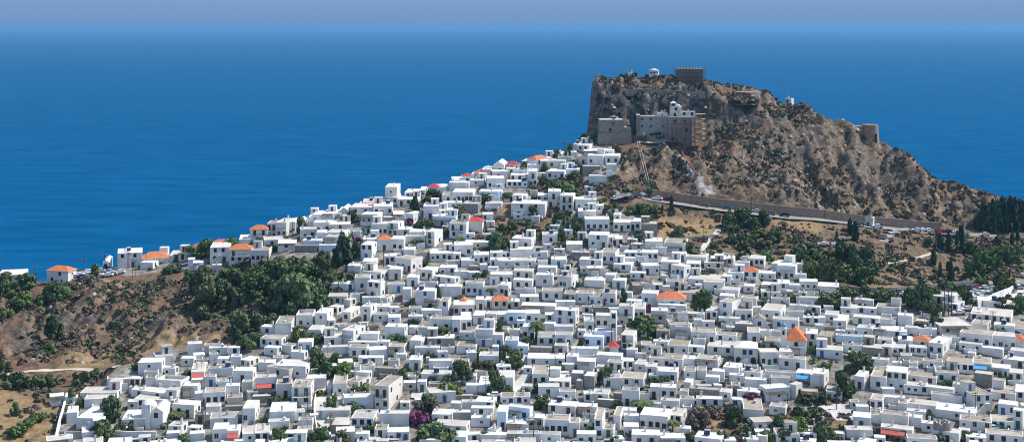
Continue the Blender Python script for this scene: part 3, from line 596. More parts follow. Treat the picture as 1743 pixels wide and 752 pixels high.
TR.append((180, 342, [
(105,308,432,562,410,0,'wW3'),(315,535,412,452,365,0,'oW1'),(310,485,468,532,445,60,'wW2'),(292,400,525,582,515,45,'wW0'),
(545,640,420,472,385,0,'cW0'),(715,870,402,482,365,25,'oW0'),(622,800,440,502,430,30,'wW2'),(745,830,530,582,515,0,'wL0'),
(890,1050,395,527,345,0,'wW4'),(1050,1240,415,527,370,0,'oW5B'),(1240,1390,420,527,395,28,'bW4'),(870,1100,262,292,212,0,'oW0'),
(910,990,575,602,550,0,'wW0'),(700,760,500,552,490,0,'wL0'),
]))
TR.append((400, 312, [
(35,130,380,440,360,0,'wW0'),(130,275,365,477,325,0,'oW5B'),(275,350,335,462,325,0,'bW4B'),(350,435,335,462,310,65,'cC6B'),
(45,105,450,497,420,0,'wW1'),(105,180,430,492,412,0,'wW0'),(275,395,275,322,255,0,'wW0'),(380,515,210,302,192,0,'wW3'),
(520,585,235,292,205,0,'wW1v'),(497,615,190,232,175,0,'wW0'),(505,670,305,362,290,0,'wW1'),(660,840,255,322,240,30,'wW2'),
(630,845,205,252,185,0,'wW2'),(615,740,165,207,150,0,'wW0'),(745,900,130,187,115,0,'wW0'),(885,980,135,177,105,0,'wW0'),(900,960,190,247,165,0,'wW0v'),
(980,1045,140,187,110,0,'oW0'),(1050,1090,140,197,125,0,'cW0'),(1090,1275,135,177,105,0,'cW4'),(1125,1205,75,112,55,0,'wW0'),
(1205,1275,60,112,38,0,'wW1'),(1280,1380,15,162,-10,30,'wW2'),(1300,1385,120,187,95,0,'wW2B'),(1385,1560,135,197,115,0,'wW3'),
(1445,1545,10,72,-15,0,'wW2'),(1480,1570,70,112,50,0,'cW1'),(980,1250,205,277,180,0,'kW3'),(1180,1340,195,272,170,0,'wW3'),
(1075,1215,265,347,250,45,'wW3'),(1265,1395,310,342,290,0,'wW0'),(1350,1445,265,322,245,0,'wW1'),(1455,1520,260,347,245,75,'wW1'),
(670,815,335,417,322,0,'wW2'),(800,985,350,407,325,0,'wC1'),(555,695,390,472,378,0,'cC2'),(695,775,420,482,405,0,'wW0'),
(785,940,415,482,400,40,'wW1'),(575,735,490,542,480,0,'wL0'),(765,880,455,532,445,45,'cC0'),(715,870,540,582,530,0,'wL0'),
(1165,1300,345,447,335,0,'wW4B'),(1300,1390,340,452,325,55,'cW3B'),(1390,1500,395,457,380,0,'wW1'),(1500,1690,400,447,385,0,'wW0'),
(1450,1620,450,527,440,0,'cC1'),(1625,1700,410,537,395,70,'wW2B'),(1605,1690,195,292,180,0,'wW2'),(1685,1800,235,287,222,0,'wW2'),(1680,1800,275,347,265,0,'wW1'),
(1215,1330,480,577,450,0,'oW1'),(1090,1220,475,552,455,0,'wW0'),(1072,1165,525,652,500,60,'wW3'),(1330,1440,475,577,455,20,'wW3'),
(1085,1200,665,732,645,20,'wW1'),(1270,1370,620,692,610,0,'wW2'),(1370,1500,640,752,630,100,'bW3B'),(1435,1530,565,622,550,0,'wW0'),
(250,410,480,542,460,0,'cW1'),(365,520,510,572,485,0,'wW1'),(510,700,560,587,545,0,'bS0'),(1300,1410,715,765,705,0,'wW1'),(1660,1750,595,667,565,0,'wW2B'),
(960,1075,715,757,690,0,'wW0'),
]))
TR.append((696, 302, [
(280,375,150,222,125,0,'bW1'),(370,545,125,217,105,25,'wW5'),(285,445,225,267,210,0,'wW1'),(455,590,225,302,208,30,'cG0'),
(595,760,120,182,105,0,'wL1'),(650,790,225,272,200,0,'cW0'),(870,1160,225,342,200,0,'wW4'),(880,1000,160,207,130,30,'wW1B'),
(1095,1180,155,217,120,0,'wW2B'),(1185,1295,120,257,105,0,'wW3B'),(1290,1400,155,287,140,0,'wW4B'),(1420,1600,190,277,175,0,'wW3'),
(1575,1655,255,292,230,0,'wW1'),(1045,1110,335,382,325,15,'wW0'),(890,970,315,362,300,0,'cW1'),(1440,1590,290,377,272,0,'wW1'),
(1500,1710,355,457,340,0,'wW4B'),(1245,1310,370,412,355,0,'wW0'),(1320,1390,460,502,440,0,'wW1'),
(345,490,390,522,368,0,'bW4B'),(495,625,375,467,345,15,'rC1'),(420,560,490,532,478,0,'wW1'),(205,400,335,422,325,0,'wL1'),(200,360,285,330,265,0,'wW2'),(125,255,245,357,232,0,'wW1'),
(875,1045,520,612,500,35,'wW2B'),(865,1050,615,692,600,0,'wW0'),(1135,1265,490,572,470,0,'cW1'),(1340,1480,570,632,550,0,'wC0'),
(1530,1695,490,602,470,0,'wW3'),(1700,1760,510,577,490,0,'cW2'),(385,545,575,672,555,0,'wW2'),(480,690,555,607,540,0,'wC1'),
(180,375,645,717,620,0,'wW4'),(375,440,650,722,635,0,'wW2'),(555,685,660,737,640,0,'wW5'),(690,790,640,702,620,0,'wW1'),
(790,870,645,692,625,0,'cW2'),(760,900,710,767,685,0,'wW1'),(690,760,700,767,690,0,'wW2'),(880,1080,710,767,690,0,'cW2'),(1060,1180,640,692,630,0,'cW1'),
(1210,1340,700,767,680,0,'wW1'),(1380,1540,650,692,635,0,'wS0'),(1450,1640,700,767,685,20,'wW1'),(1630,1760,640,737,610,0,'bW2'),
(0,135,465,547,430,0,'wC1'),(445,560,710,765,690,0,'wW0'),
]))
TR.append((1044, 312, [
(0,150,335,412,315,0,'wW3B'),(150,230,325,402,305,0,'wW3B'),(0,60,275,317,258,0,'wW1'),(240,375,345,457,335,0,'cS0'),
(-10,80,475,537,440,0,'wW2'),(150,300,525,572,510,0,'wW1'),(120,205,490,532,475,0,'wW1'),(270,420,495,577,470,0,'wW0'),
(430,610,505,602,475,0,'bW2'),(420,520,545,602,525,0,'wW0'),(85,240,590,652,575,0,'wW3'),(245,380,590,662,575,0,'wW3'),
(50,190,660,692,640,0,'wW0'),(190,300,650,677,635,0,'cW0'),(400,560,670,742,640,0,'wW1'),(620,740,685,755,665,0,'wW4'),
(545,620,600,667,590,0,'wW2'),(775,940,680,732,660,0,'wC2'),(825,970,645,702,618,0,'wS1'),(965,1025,640,707,622,0,'cW2'),
(1160,1285,640,712,618,20,'cW3B'),(1345,1480,685,760,660,75,'wW4'),(1560,1640,705,742,690,0,'wW0'),(0,150,690,752,672,0,'wW1'),(1060,1160,700,727,685,0,'cW0'),
(615,790,640,682,600,0,'cC0'),(330,450,580,602,562,0,'wW0'),
]))
TR.append((716, 212, [
(88,225,440,492,420,0,'wW1'),(270,385,380,442,345,0,'wW1'),(300,380,355,382,340,0,'wW0'),(358,430,415,487,380,0,'rW1'),(460,600,355,407,325,0,'oS2'),
(430,600,430,472,412,0,'wW2B'),(415,540,480,522,465,0,'wW1'),(620,710,295,372,275,0,'wW1v'),(720,830,285,337,262,20,'rW3'),
(610,745,400,467,385,0,'wW1'),(565,715,460,552,445,0,'wW3'),(730,810,375,432,365,0,'wW1'),(765,920,430,482,420,0,'wW3'),
(730,910,490,537,480,0,'wW4'),(810,910,395,432,380,0,'pW1'),(920,990,400,532,385,0,'wW3B'),(860,1000,230,282,210,0,'wW0'),
(905,985,275,337,240,110,'oW1'),(1018,1120,185,232,172,0,'wW1'),(1120,1200,205,232,180,0,'wW0'),(1085,1230,310,377,300,0,'cC2'),
(1020,1090,310,392,295,0,'wW1'),(1075,1225,400,472,385,0,'wW3'),(1170,1300,290,322,280,0,'cC0'),(1240,1350,385,432,375,0,'wL0'),
(1280,1330,240,282,232,0,'wW0'),(1330,1440,175,237,125,40,'wW2'),(1300,1440,130,162,115,40,'wW1'),(1390,1560,225,272,205,0,'wW2'),
(1340,1420,270,347,258,0,'pC1'),(1420,1555,265,347,255,0,'wW2'),(1570,1690,268,342,255,10,'wW2'),(1540,1640,235,270,215,0,'wW1'),
(1380,1530,355,407,345,0,'cS0'),(240,410,495,562,490,0,'wW0'),(500,690,570,622,555,0,'wL1'),(60,150,520,587,510,0,'rL1'),
(-10,40,470,532,452,0,'wW1'),(150,240,525,572,515,0,'wW0'),(520,600,345,420,315,0,'wW0'),(905,1020,350,392,335,0,'wW0'),
]))
# ------------------------------------------------------------------ houses
REV = .2
def panel(mb, p0, u, n, Wd, Ht, ops, mat, z0=-3.0):
    """a wall with real openings: p0 = lower-left corner seen from outside, u along, n outward"""
    us = sorted({0., Wd, *[o[0] for o in ops], *[o[0] + o[2] for o in ops]}); vs = sorted({z0, Ht, *[o[1] for o in ops], *[o[1] + o[3] for o in ops]})
    pt = lambda a, b, dd=0.: (p0[0] + u[0] * a - n[0] * dd, p0[1] + u[1] * a - n[1] * dd, b)
    for a0, a1 in zip(us, us[1:]):
        for b0, b1 in zip(vs, vs[1:]):
            ca_, cb_ = (a0 + a1) / 2, (b0 + b1) / 2
            if any(o[0] < ca_ < o[0] + o[2] and o[1] < cb_ < o[1] + o[3] for o in ops): continue
            mb.poly([pt(a0, b0), pt(a1, b0), pt(a1, b1), pt(a0, b1)], mat)
    for a, b, w, h in [o[:4] for o in ops]:
        A, B, C, D = (a, b), (a + w, b), (a + w, b + h), (a, b + h)
        for q, r in ((A, B), (B, C), (C, D), (D, A)): mb.poly([pt(*q), pt(*q, REV), pt(*r, REV), pt(*r)], mat)

def window_mb(kind, w, h):
    mb = MB(); fr = M['frame_' + kind]; t = .07
    mb.box((0, .0, 0), (t, .06, h), fr); mb.box((w - t, .0, 0), (w, .06, h), fr); mb.box((t, .0, 0), (w - t, .06, t), fr); mb.box((t, .0, h - t), (w - t, .06, h), fr)
    mb.box((w / 2 - .03, .0, t), (w / 2 + .03, .05, h - t), fr); mb.poly([(t, .03, t), (w - t, .03, t), (w - t, .03, h - t), (t, .03, h - t)], M['pane'])
    return mb
def door_mb(kind, w, h):
    mb = MB(); fr = M['frame_' + kind]
    mb.box((0, 0, 0), (w, .07, h), fr)
    for k in range(2):
        for l in range(2): mb.box((.1 + k * (w - .16) / 2, -.02, .15 + l * h / 2), (.1 + k * (w - .16) / 2 + (w - .34) / 2, 0, .15 + l * h / 2 + h / 2 - .3), fr)
    return mb
FIT = {}
for k in ('brown', 'white', 'blue', 'green'):
    FIT['window', k] = window_mb(k, 1.1, 1.4); FIT['small_window', k] = window_mb(k, .8, .8); FIT['door', k] = door_mb(k, 1.05, 2.1)
FITME = {}
def fitmesh(key):
    if key not in FITME: FITME[key] = FIT[key].mesh(key[0] + '_' + key[1])
    return FITME[key]
SIZE = {'window': (1.1, 1.4), 'small_window': (.8, .8), 'door': (1.05, 2.1)}
NAMEOF = {'window': 'window', 'small_window': 'window', 'door': 'door'}

def house_parts(w, d, h, spec, rnd, side):
    """-> (solid parts [(name, MB, parent index)], fittings [(key, loc, rot)], facts)"""
    roof, wall = spec[0], spec[1]; nwin = int(spec[2]) if len(spec) > 2 and spec[2].isdigit() else 0; flags = spec[3:]
    wm = M[wall]; storeys = max(1, min(4, int(round(h / 3.0)))); sh = h / storeys
    jo = rnd.choice(['brown', 'brown', 'brown', 'brown', 'brown', 'blue', 'green', 'white'])
    flat = roof in 'wcbgpk'; par = .9 if roof == 'p' else (rnd.choice([.05, .07, .1]) if roof in 'wc' else rnd.choice([.08, .12, .18])); t = .2
    fit, balc = [], []
    def face_ops(Wd, n, front):
        ops = []
        if n <= 0 or Wd < 1.7: return ops
        per = [n // storeys + (1 if k < n % storeys else 0) for k in range(storeys)]
        if rnd.random() < .4: per = per[::-1]
        doorf = False
        for s_, m in enumerate(per):
            m = min(m, max(1, int(Wd / 1.55)))
            hasdoor = front and s_ == 0 and m > 0 and rnd.random() < .65
            dk = rnd.randrange(m) if m else 0
            for k in range(m):
                c = (k + .5) / m * Wd + rnd.uniform(-.25, .25) * Wd / m * .5
                if hasdoor and k == dk: ty = 'door'; z = s_ * sh + .06
                elif front and 'B' in flags and s_ > 0: ty = 'door'; z = s_ * sh + .1
                else: ty = 'window' if rnd.random() < .8 else 'small_window'; z = s_ * sh + (1.0 if sh > 2.5 else .7)
                ww, hh = SIZE[ty]
                if z + hh > h - par - .15: z = h - par - .2 - hh
                if z < .02 and ty == 'door' or z < -.5: ty = 'small_window'; ww, hh = SIZE[ty]; z = max(.2, h * .35)
                if z + hh > h - .1 or ww > Wd - .4: continue
                c = min(max(c, ww / 2 + .18), Wd - ww / 2 - .18)
                if any(abs(c - (o[0] + o[2] / 2)) < (ww + o[2]) / 2 + .1 and not (z + hh + .1 < o[1] or o[1] + o[3] + .1 < z) for o in ops): continue
                ops.append((c - ww / 2, z, ww, hh, ty))
        return ops
    fo = face_ops(w, nwin, True)
    ns = (rnd.choice([1, 1, 2]) * max(1, storeys - 1) + (d > 7)) if abs(side) > 22 and d > 2.5 else (rnd.choice([0, 0, 1]) if d > 4 else 0)
    ro = face_ops(d, ns if side >= 0 else rnd.choice([0, 1]), False); lo = face_ops(d, ns if side < 0 else rnd.choice([0, 0, 1]), False)
    body = MB(); hw = w / 2
    panel(body, (-hw, 0), (1, 0), (0, -1), w, h, fo, wm); panel(body, (hw, 0), (0, 1), (1, 0), d, h, ro, wm)
    panel(body, (hw, d), (-1, 0), (0, 1), w, h, [], wm); panel(body, (-hw, d), (0, -1), (-1, 0), d, h, lo, wm)
    for ops, p0, u, n, rz in ((fo, (-hw, 0), (1, 0), (0, -1), 0), (ro, (hw, 0), (0, 1), (1, 0), math.pi / 2), (lo, (-hw, d), (0, -1), (-1, 0), -math.pi / 2)):
        for a, b, ww, hh, ty in ops:
            fit.append(((ty, jo), (p0[0] + u[0] * a - n[0] * (REV - .08), p0[1] + u[1] * a - n[1] * (REV - .08), b), rz))
    parts = [('wall', body, None)]
    rmat = {'w': M['rw'], 'c': M['rc'], 'b': M['rb'], 'g': M['rg'], 'p': M['rc'], 'k': M['pink_roof'], 'o': M['ro'], 'r': M['rr']}[roof]
    vault = 'v' in flags
    if flat and not vault:
        rim = M['W'] if wall in 'WL' else wm
        o, i_ = [(-hw, 0), (hw, 0), (hw, d), (-hw, d)], [(-hw + t, t), (hw - t, t), (hw - t, d - t), (-hw + t, d - t)]
        for k in range(4):
            k2 = (k + 1) % 4
            body.poly([(*o[k], h), (*o[k2], h), (*i_[k2], h), (*i_[k], h)], rim); body.poly([(*i_[k], h), (*i_[k2], h), (*i_[k2], h - par - .1), (*i_[k], h - par - .1)], wm)
        rb = MB(); rb.box((-hw + t, t, h - par - .25), (hw - t, d - t, h - par), rmat); parts.append(('roof', rb, None))
    elif vault:
        rb = MB(); rise = w * .34; e = .12; tt = .1
        for s_ in (-1, 1):
            A = [(s_ * (hw + e), -e, h - .02), (s_ * (hw + e), d + e, h - .02), (0, d + e, h + rise), (0, -e, h + rise)]
            rb.poly(A if s_ > 0 else A[::-1], rmat); B = [(x, y, z - tt) for x, y, z in A]; rb.poly(B[::-1] if s_ > 0 else B, rmat)
            rb.poly([A[0], A[3], B[3], B[0]], rmat); rb.poly([A[1], B[1], B[2], A[2]], rmat); rb.poly([A[0], B[0], B[1], A[1]], rmat)
        for y in (0, d): body.poly([(-hw, y, h), (hw, y, h), (0, y, h + rise - .06)], wm)
        parts.append(('roof', rb, None))
    else:
        rb = MB(); e = .3; rise = max(1.0, min(w, d) * .30); tt = .12; zb = h + .01
        x0, x1, y0, y1 = -hw - e, hw + e, -e, d + e
        r = min(x1 - x0, y1 - y0) / 2 * .92
        if w >= d: R1, R2 = (x0 + r, (y0 + y1) / 2, zb + rise), (x1 - r, (y0 + y1) / 2, zb + rise)
        else: R1, R2 = (0, y0 + r, zb + rise), (0, y1 - r, zb + rise)
        c = [(x0, y0, zb), (x1, y0, zb), (x1, y1, zb), (x0, y1, zb)]
        if w >= d: fs = [(c[0], c[1], R2, R1), (c[1], c[2], R2), (c[2], c[3], R1, R2), (c[3], c[0], R1)]
        else: fs = [(c[0], c[1], R1), (c[1], c[2], R2, R1), (c[2], c[3], R2), (c[3], c[0], R1, R2)]
        for f_ in fs: rb.poly(f_, rmat)
        for k in range(4):
            a, b = c[k], c[(k + 1) % 4]; rb.poly([(a[0], a[1], a[2] - tt), (b[0], b[1], b[2] - tt), b, a], M['W'])
        rb.poly([(p[0], p[1], p[2] - tt) for p in c[::-1]], M['W']); parts.append(('roof', rb, None))
    ri = len(parts) - 1; facts = dict(storeys=storeys, n=len(fo), jo=jo, roof=roof, wall=wall, chim=False, solar=False, vault=vault)
    zr = h - par if flat and not vault else h
    if flat and not vault and d > 2.4 and w > 2.4:
        if rnd.random() < .42:
            cm = MB(); x, y = rnd.uniform(-hw + .6, hw - .9), rnd.uniform(.5, d - .9); hh = rnd.uniform(.8, 1.5)
            cm.box((x, y, zr - .1), (x + .5, y + .5, zr + hh), wm); cm.box((x - .06, y - .06, zr + hh), (x + .56, y + .56, zr + hh + .1), rmat); cm.box((x + .1, y + .1, zr + hh + .1), (x + .4, y + .4, zr + hh + .3), M['S']); parts.append(('chimney', cm, ri)); facts['chim'] = True
        if rnd.random() < .05 and w > 3.5:
            cm = MB(); x, y = rnd.uniform(-hw + .5, hw - 2.2), rnd.uniform(.4, max(.5, d - 2.2)); cm.poly([(x, y, zr + .25), (x + 1.5, y, zr + .25), (x + 1.5, y + 1.1, zr + 1.1), (x, y + 1.1, zr + 1.1)], M['panel'])
            cm.poly([(x, y + .02, zr + .2), (x, y + 1.12, zr + 1.05), (x + 1.5, y + 1.12, zr + 1.05), (x + 1.5, y + .02, zr + .2)], M['frame_white'])
            cm.tube((x, y + 1.35, zr + 1.2), (x + 1.5, y + 1.35, zr + 1.2), .27, .27, M['tank'], 8)
            for q in (x + .1, x + 1.4): cm.tube((q, y + 1.2, zr - .05), (q, y + 1.2, zr + 1.1), .04, .04, M['steel'], 4)
            parts.append(('solar_heater', cm, ri)); facts['solar'] = True
        elif rnd.random() < .3:
            cm = MB(); x, y = rnd.uniform(-hw + .5, hw - .5), rnd.uniform(.5, d - .6); cm.tube((x, y, zr - .05), (x, y, zr + 2.6), .04, .03, M['steel'], 4)
            for k in range(4): cm.tube((x - .5 + .05 * k, y, zr + 1.7 + .25 * k), (x + .5 - .05 * k, y, zr + 1.7 + .25 * k), .025, .025, M['steel'], 4)
            parts.append(('antenna', cm, ri))
        if rnd.random() < .16 and w > 4:
            cm = MB(); x, y = rnd.uniform(-hw + .9, hw - .9), rnd.uniform(.8, d - .8); cm.tube((x, y, zr - .02), (x, y, zr + .75), .42, .42, rnd.choice([M['tank'], M['rg'], M['W'], M['W']]), 10); cm.tube((x, y, zr + .75), (x, y, zr + .9), .42, .15, M['tank'], 10); parts.append(('water_tank', cm, ri))
    if 'B' in flags and storeys > 1:
        for s_ in range(1, storeys):
            b = MB(); z = s_ * sh + .02; x0, x1, dp = (-hw + .3, hw - .3, 1.0) if w < 6 else (-hw * .6, hw * .75, 1.1)
            b.box((x0, -dp, z - .14), (x1, -.003, z), wm); b.box((x0, -dp, z + .92), (x1, -dp + .05, z + .98), M['rail']); b.box((x0, -dp + .05, z + .92), (x0 + .05, -.003, z + .98), M['rail']); b.box((x1 - .05, -dp + .05, z + .92), (x1, -.003, z + .98), M['rail'])
            n = int((x1 - x0) / .22)
            for k in range(n + 1): q = x0 + .03 + (x1 - x0 - .06) * k / n; b.box((q - .018, -dp + .01, z), (q + .018, -dp + .045, z + .92), M['rail'])
            parts.append(('balcony', b, None))
    if flat and not vault and d > 5 and w > 5 and storeys < 3 and rnd.random() < .3:
        b = MB(); a0 = rnd.choice([-hw + .02, hw - 3.0]); b.box((a0, d - 3.0, zr - .05), (a0 + 2.98, d - .02, zr + 2.1), wm); b.box((a0 - .08, d - 3.08, zr + 2.1), (a0 + 3.06, d + .06, zr + 2.22), rmat)
        b.box((a0 + .9, d - 3.03, zr + .02), (a0 + 1.75, d - 3.004, zr + 1.8), M['frame_' + jo]); parts.append(('roof_room', b, ri))
    if len(flags) == 0 and rnd.random() < .24 and w > 3:
        b = MB(); x0, x1, dp, hy_ = -hw + rnd.uniform(0, .3) * w, hw - rnd.uniform(0, .3) * w, rnd.uniform(1.6, 2.6), rnd.uniform(.7, 1.1)
        b.box((x0, -dp, -2.5), (x1, -dp + .25, hy_), wm); b.box((x0, -dp + .25, -2.5), (x0 + .25, -.004, hy_), wm); b.box((x1 - .25, -dp + .25, -2.5), (x1, -.004, hy_), wm); b.box((x0 + .25, -dp + .25, -.6), (x1 - .25, -.006, -.02), M['rc']); parts.append(('terrace', b, None))
    dx = [o[0] + o[2] / 2 - hw for o in fo if o[4] == 'door' and o[1] < 1]
    if storeys == 2 and w > 4.5 and 'B' not in flags and rnd.random() < .28 and not any(x < 0 for x in dx):
        b = MB(); ns_ = 10; x0 = -hw + .2
        for k in range(ns_): b.box((x0 + k * .3, -.95, -1.5), (x0 + (k + 1) * .3, -.003, sh * (k + 1) / ns_), wm)
        b.box((x0 + ns_ * .3, -.95, -1.5), (x0 + ns_ * .3 + .9, -.003, sh), wm); parts.append(('stairs', b, None))
    elif storeys == 1 and w > 3.5 and len(flags) == 0 and rnd.random() < .11:
        b = MB(); x0, x1, z = -hw + .2, hw * rnd.uniform(.1, .8), min(2.4, h - .3)
        for q in (x0, x1): b.box((q - .06, -2.3, -1.5), (q + .06, -2.18, z), M['wood'])
        for y in (-2.24, -1.2, -.15): b.box((x0 - .2, y - .05, z), (x1 + .2, y + .05, z + .1), M['wood'])
        for k in range(int((x1 - x0) / .3) + 1): b.box((x0 + k * .3, -2.4, z + .104), (x0 + k * .3 + .17, -.01, z + .15), rnd.choice([M['wood'], M['wood'], M['leaf_olive']]))
        parts.append(('pergola', b, None))
    for fl, mt in (('r', 'awn_r'), ('u', 'awn_u'), ('a', 'awn_c')):
        if fl in flags:
            b = MB(); z = min(h - .5, (storeys - 1) * sh + 2.5); x0, x1 = (-hw + .2, hw * .55) if w > 4 else (-hw + .1, hw - .1)
            A = [(x0, -1.7, z - .75), (x1, -1.7, z - .75), (x1, -.01, z), (x0, -.01, z)]; b.poly(A, M[mt]); b.poly([(p[0], p[1], p[2] - .05) for p in A[::-1]], M[mt]); b.poly([(x0, -1.7, z - 1.0), (x1, -1.7, z - 1.0), A[1], A[0]], M[mt])
            for q in (x0 + .05, x1 - .05): b.tube((q, -1.68, z - 3.2), (q, -1.68, z - .78), .035, .035, M['rail'], 4)
            parts.append(('awning', b, None)); facts['awn'] = fl
    return parts, fit, facts

RECS = []
for ox, oy, rows in TR:
    for r in rows:
        k = 348 / 1743.
        x0, x1, yt, yb, yr = ox + r[0] * k, ox + r[1] * k, oy + r[2] * k, oy + r[3] * k, oy + r[4] * k; sd = r[5] * k
        RECS.append([x0, x1, yt, yb, yr, sd, r[6]])
def solve(x0, x1, yt, yb, yr, sd, spec):
    xm = (x0 + x1) / 2
    X, D, zg = hit(xm, yb, 300)
    h = (yb - yt) / F * D
    hgt = max(h, 2.3); zt = zg + hgt
    tiled = spec[0] in 'or'
    Db = F * (CAMZ - zt) / max(yr - HY - 2.2, 4)          # range of the roof's back edge at eaves height
    if tiled: dpt = min(max((x1 - x0) / F * D * .7, 4.5), 8)
    else: dpt = min(max(Db - D, 2.6), 11.5)
    ray = Vector((X, D)).normalized(); yaw = math.atan2(-ray.x, ray.y)
    if not sd: yaw -= ((x0 * 7.3 + yb * 3.1) % 1.0) * .20 - .03
    if sd:
        vis = abs(sd) / F * D; yawo = math.asin(max(-.62, min(.62, vis / max(dpt, vis * 1.65))))
        yaw -= math.copysign(yawo, sd)         # right flank seen -> the house turns its depth axis to the right
        dpt = max(dpt, vis * 1.65) if vis < 6 else max(dpt, vis / .62)
        dpt = min(dpt, 14)
    wd = (x1 - x0) / F * D / math.cos(yaw - math.atan2(-ray.x, ray.y)) * 1.0
    return X, D, zg, max(wd, 1.8), dpt, hgt, yaw
AREA = [(r[1] - r[0] + abs(r[5])) * (r[3] - r[4]) for r in RECS]
order = sorted(range(len(RECS)), key=lambda k: -AREA[k])
OWN = set(order[:296])
HOUSES, FOOT = [], []          # individual houses with facts for their labels
mass = MB(); massfacts = []
KINDNAME = {'W': 'white_house', 'L': 'white_house', 'C': 'cream_house', 'G': 'grey_house', 'S': 'stone_house'}
for k, rec in enumerate(RECS):
    rnd = random.Random(1000 + k); X, D, zg, w, d, h, yaw = solve(*rec); side = rec[5] * 5
    yaw += rnd.uniform(-.03, .03)
    # the walls' midpoint stands at the surveyed foot; yaw turns about it
    parts, fit, facts = house_parts(w, d, h, rec[6], rnd, side)
    FOOT.append((X, D, w, d, yaw, zg, h)); facts.update(px=(rec[0] + rec[1]) / 2, py=(rec[2] + rec[3]) / 2, w=w, h=h, side=side, spec=rec[6])
    if k in OWN:
        e = empty(KINDNAME[rec[6][1]] if not facts['vault'] else 'chapel', (X, D, zg), yaw); obs = []
        for nm, mb, pi in parts: obs.append(mb.obj(nm, e if pi is None else obs[pi]))
        for key, loc, rz in fit:
            o = bpy.data.objects.new(NAMEOF[key[0]], fitmesh(key)); link(o, e); o.location = loc; o.rotation_euler = (0, 0, rz)
        facts['obj'] = e
    else:
        m4 = Matrix.Translation((X, D, zg)) @ Matrix.Rotation(yaw, 4, 'Z')
        for nm, mb, pi in parts: mass.add(mb, m4)
        for key, loc, rz in fit: mass.add(FIT[key], m4 @ Matrix.Translation(loc) @ Matrix.Rotation(rz, 4, 'Z'))
    HOUSES.append(facts)
# low dwellings and sheds that fill what is left between them
frnd = random.Random(5); occ = [(a[0] - math.sin(a[4]) * a[3] / 2, a[1] + math.cos(a[4]) * a[3] / 2, a[2] / 2 + abs(math.sin(a[4])) * a[3] / 2, a[3] / 2 + abs(math.sin(a[4])) * a[2] / 2) for a in FOOT]
NOFILL = [[(540,640),(562,640),(566,760),(540,760)],[(1180,690),(1262,700),(1400,690),(1450,690),(1460,760),(1170,760)],[(690,664),(880,664),(880,684),(690,684)],[(870,590),(905,590),(890,676),(872,676)],
          [(700,690),(760,690),(840,752),(690,760)],[(1385,620),(1460,620),(1460,690),(1390,690)],[(1190,505),(1225,505),(1225,535),(1180,535)],[(830,350),(940,380),(940,415),(840,430)],[(1640,480),(1760,480),(1760,535),(1650,540)],
          [(1390,480),(1640,480),(1640,530),(1390,520)],[(90,690),(330,700),(330,760),(90,760)],[(690,330),(760,340),(730,395),(690,390)],[(1590,700),(1625,700),(1640,760),(1580,760)],[(930,280),(1000,300),(1000,400),(960,430),(930,340)],[(1050,380),(1250,380),(1290,440),(1060,425)]]
TP = [(90,690),(240,640),(330,600),(440,600),(470,560),(590,520),(610,470),(620,440),(600,370),(760,330),(930,280),(1010,250),(1050,290),(1000,340),(1090,385),(1110,420),(1290,445),(1380,485),(1560,540),(1760,545),(1760,760),(90,760)]
def pin(px, py, poly): return bool(inpoly(np.array([px]), np.array([py]), poly)[0])
nf = 0
COV = np.zeros((800, 1800), bool)
for r in RECS: COV[max(0, int(r[4])):int(r[3]), max(0, int(min(r[0], r[0] + r[5]))):int(max(r[1], r[1] + r[5]))] = True
for a, b, c, d2 in ((1586,705,1624,748),(1328,546,1376,602),(1247,578,1292,620),(898,710,914,728),(1600,500,1650,532),(243,680,280,730)): COV[b:d2, a:c] = True
for q in range(17000):
    px, py = frnd.uniform(90, 1750), frnd.uniform(250, 775)
    if q % 11 == 0: px, py = frnd.uniform(1745, 2000), frnd.uniform(535, 860)
    elif q % 11 == 5: px, py = frnd.uniform(90, 1900), frnd.uniform(755, 860)
    if py > 752 or px > 1745: pass
    elif not pin(px, py, TP) or any(pin(px, py, q2) for q2 in NOFILL): continue
    big = q < 3500; w, d = (frnd.uniform(4, 7.5), frnd.uniform(3.2, 6)) if big else (frnd.uniform(2.2, 4.2), frnd.uniform(2.0, 3.6))
    tiny = q > 10500
    if tiny: w, d = frnd.uniform(2.0, 5.5), frnd.uniform(1.3, 2.6)
    X, D, zg = hit(px, py, 300)
    if D > 480 and px > 1700: continue
    if any(abs(X - a) < w / 2 + r1 - .25 and abs(D + d / 2 - b) < d / 2 + r2 + .15 for a, b, r1, r2 in occ): continue
    hh_ = 1.6 if tiny else (2.9 if big else 2.3); k_ = F / D; x0_, x1_, y1_ = int(px - w / 2 * k_), int(px + w / 2 * k_), int(min(py, 752)); y0_ = max(0, int(py - hh_ * k_ - 3))
    if py < 752 and px < 1743 and y1_ > y0_ and COV[y0_:y1_, max(0, x0_):x1_ + 1].mean() > (.5 if tiny else .38): continue
    COV[y0_:max(y1_, y0_), max(0, x0_):x1_ + 1] = True
    h = frnd.uniform(2.3, 3.2) if big else frnd.uniform(1.7, 2.6); spec = frnd.choice('wwwwccbg') + frnd.choice('WWWWWWC') + str(frnd.randrange(3) if big else frnd.randrange(2)); 
    if tiny: h = frnd.uniform(1.0, 1.9); spec = frnd.choice('wwcpcb') + frnd.choice('WWWCCS') + '0'
    parts, fit, facts = house_parts(w, d, h, spec, frnd, 0)
    m4 = Matrix.Translation((X, D, zg)) @ Matrix.Rotation(math.atan2(-X, D) + frnd.uniform(-.2, .2), 4, 'Z')
    for nm, mb, pi in parts: mass.add(mb, m4)
    for key, loc, rz in fit: mass.add(FIT[key], m4 @ Matrix.Translation(loc) @ Matrix.Rotation(rz, 4, 'Z'))
    occ.append((X, D + d / 2, w / 2, d / 2)); nf += 1
print('houses', len(RECS), 'own', len(OWN), 'fill', nf)
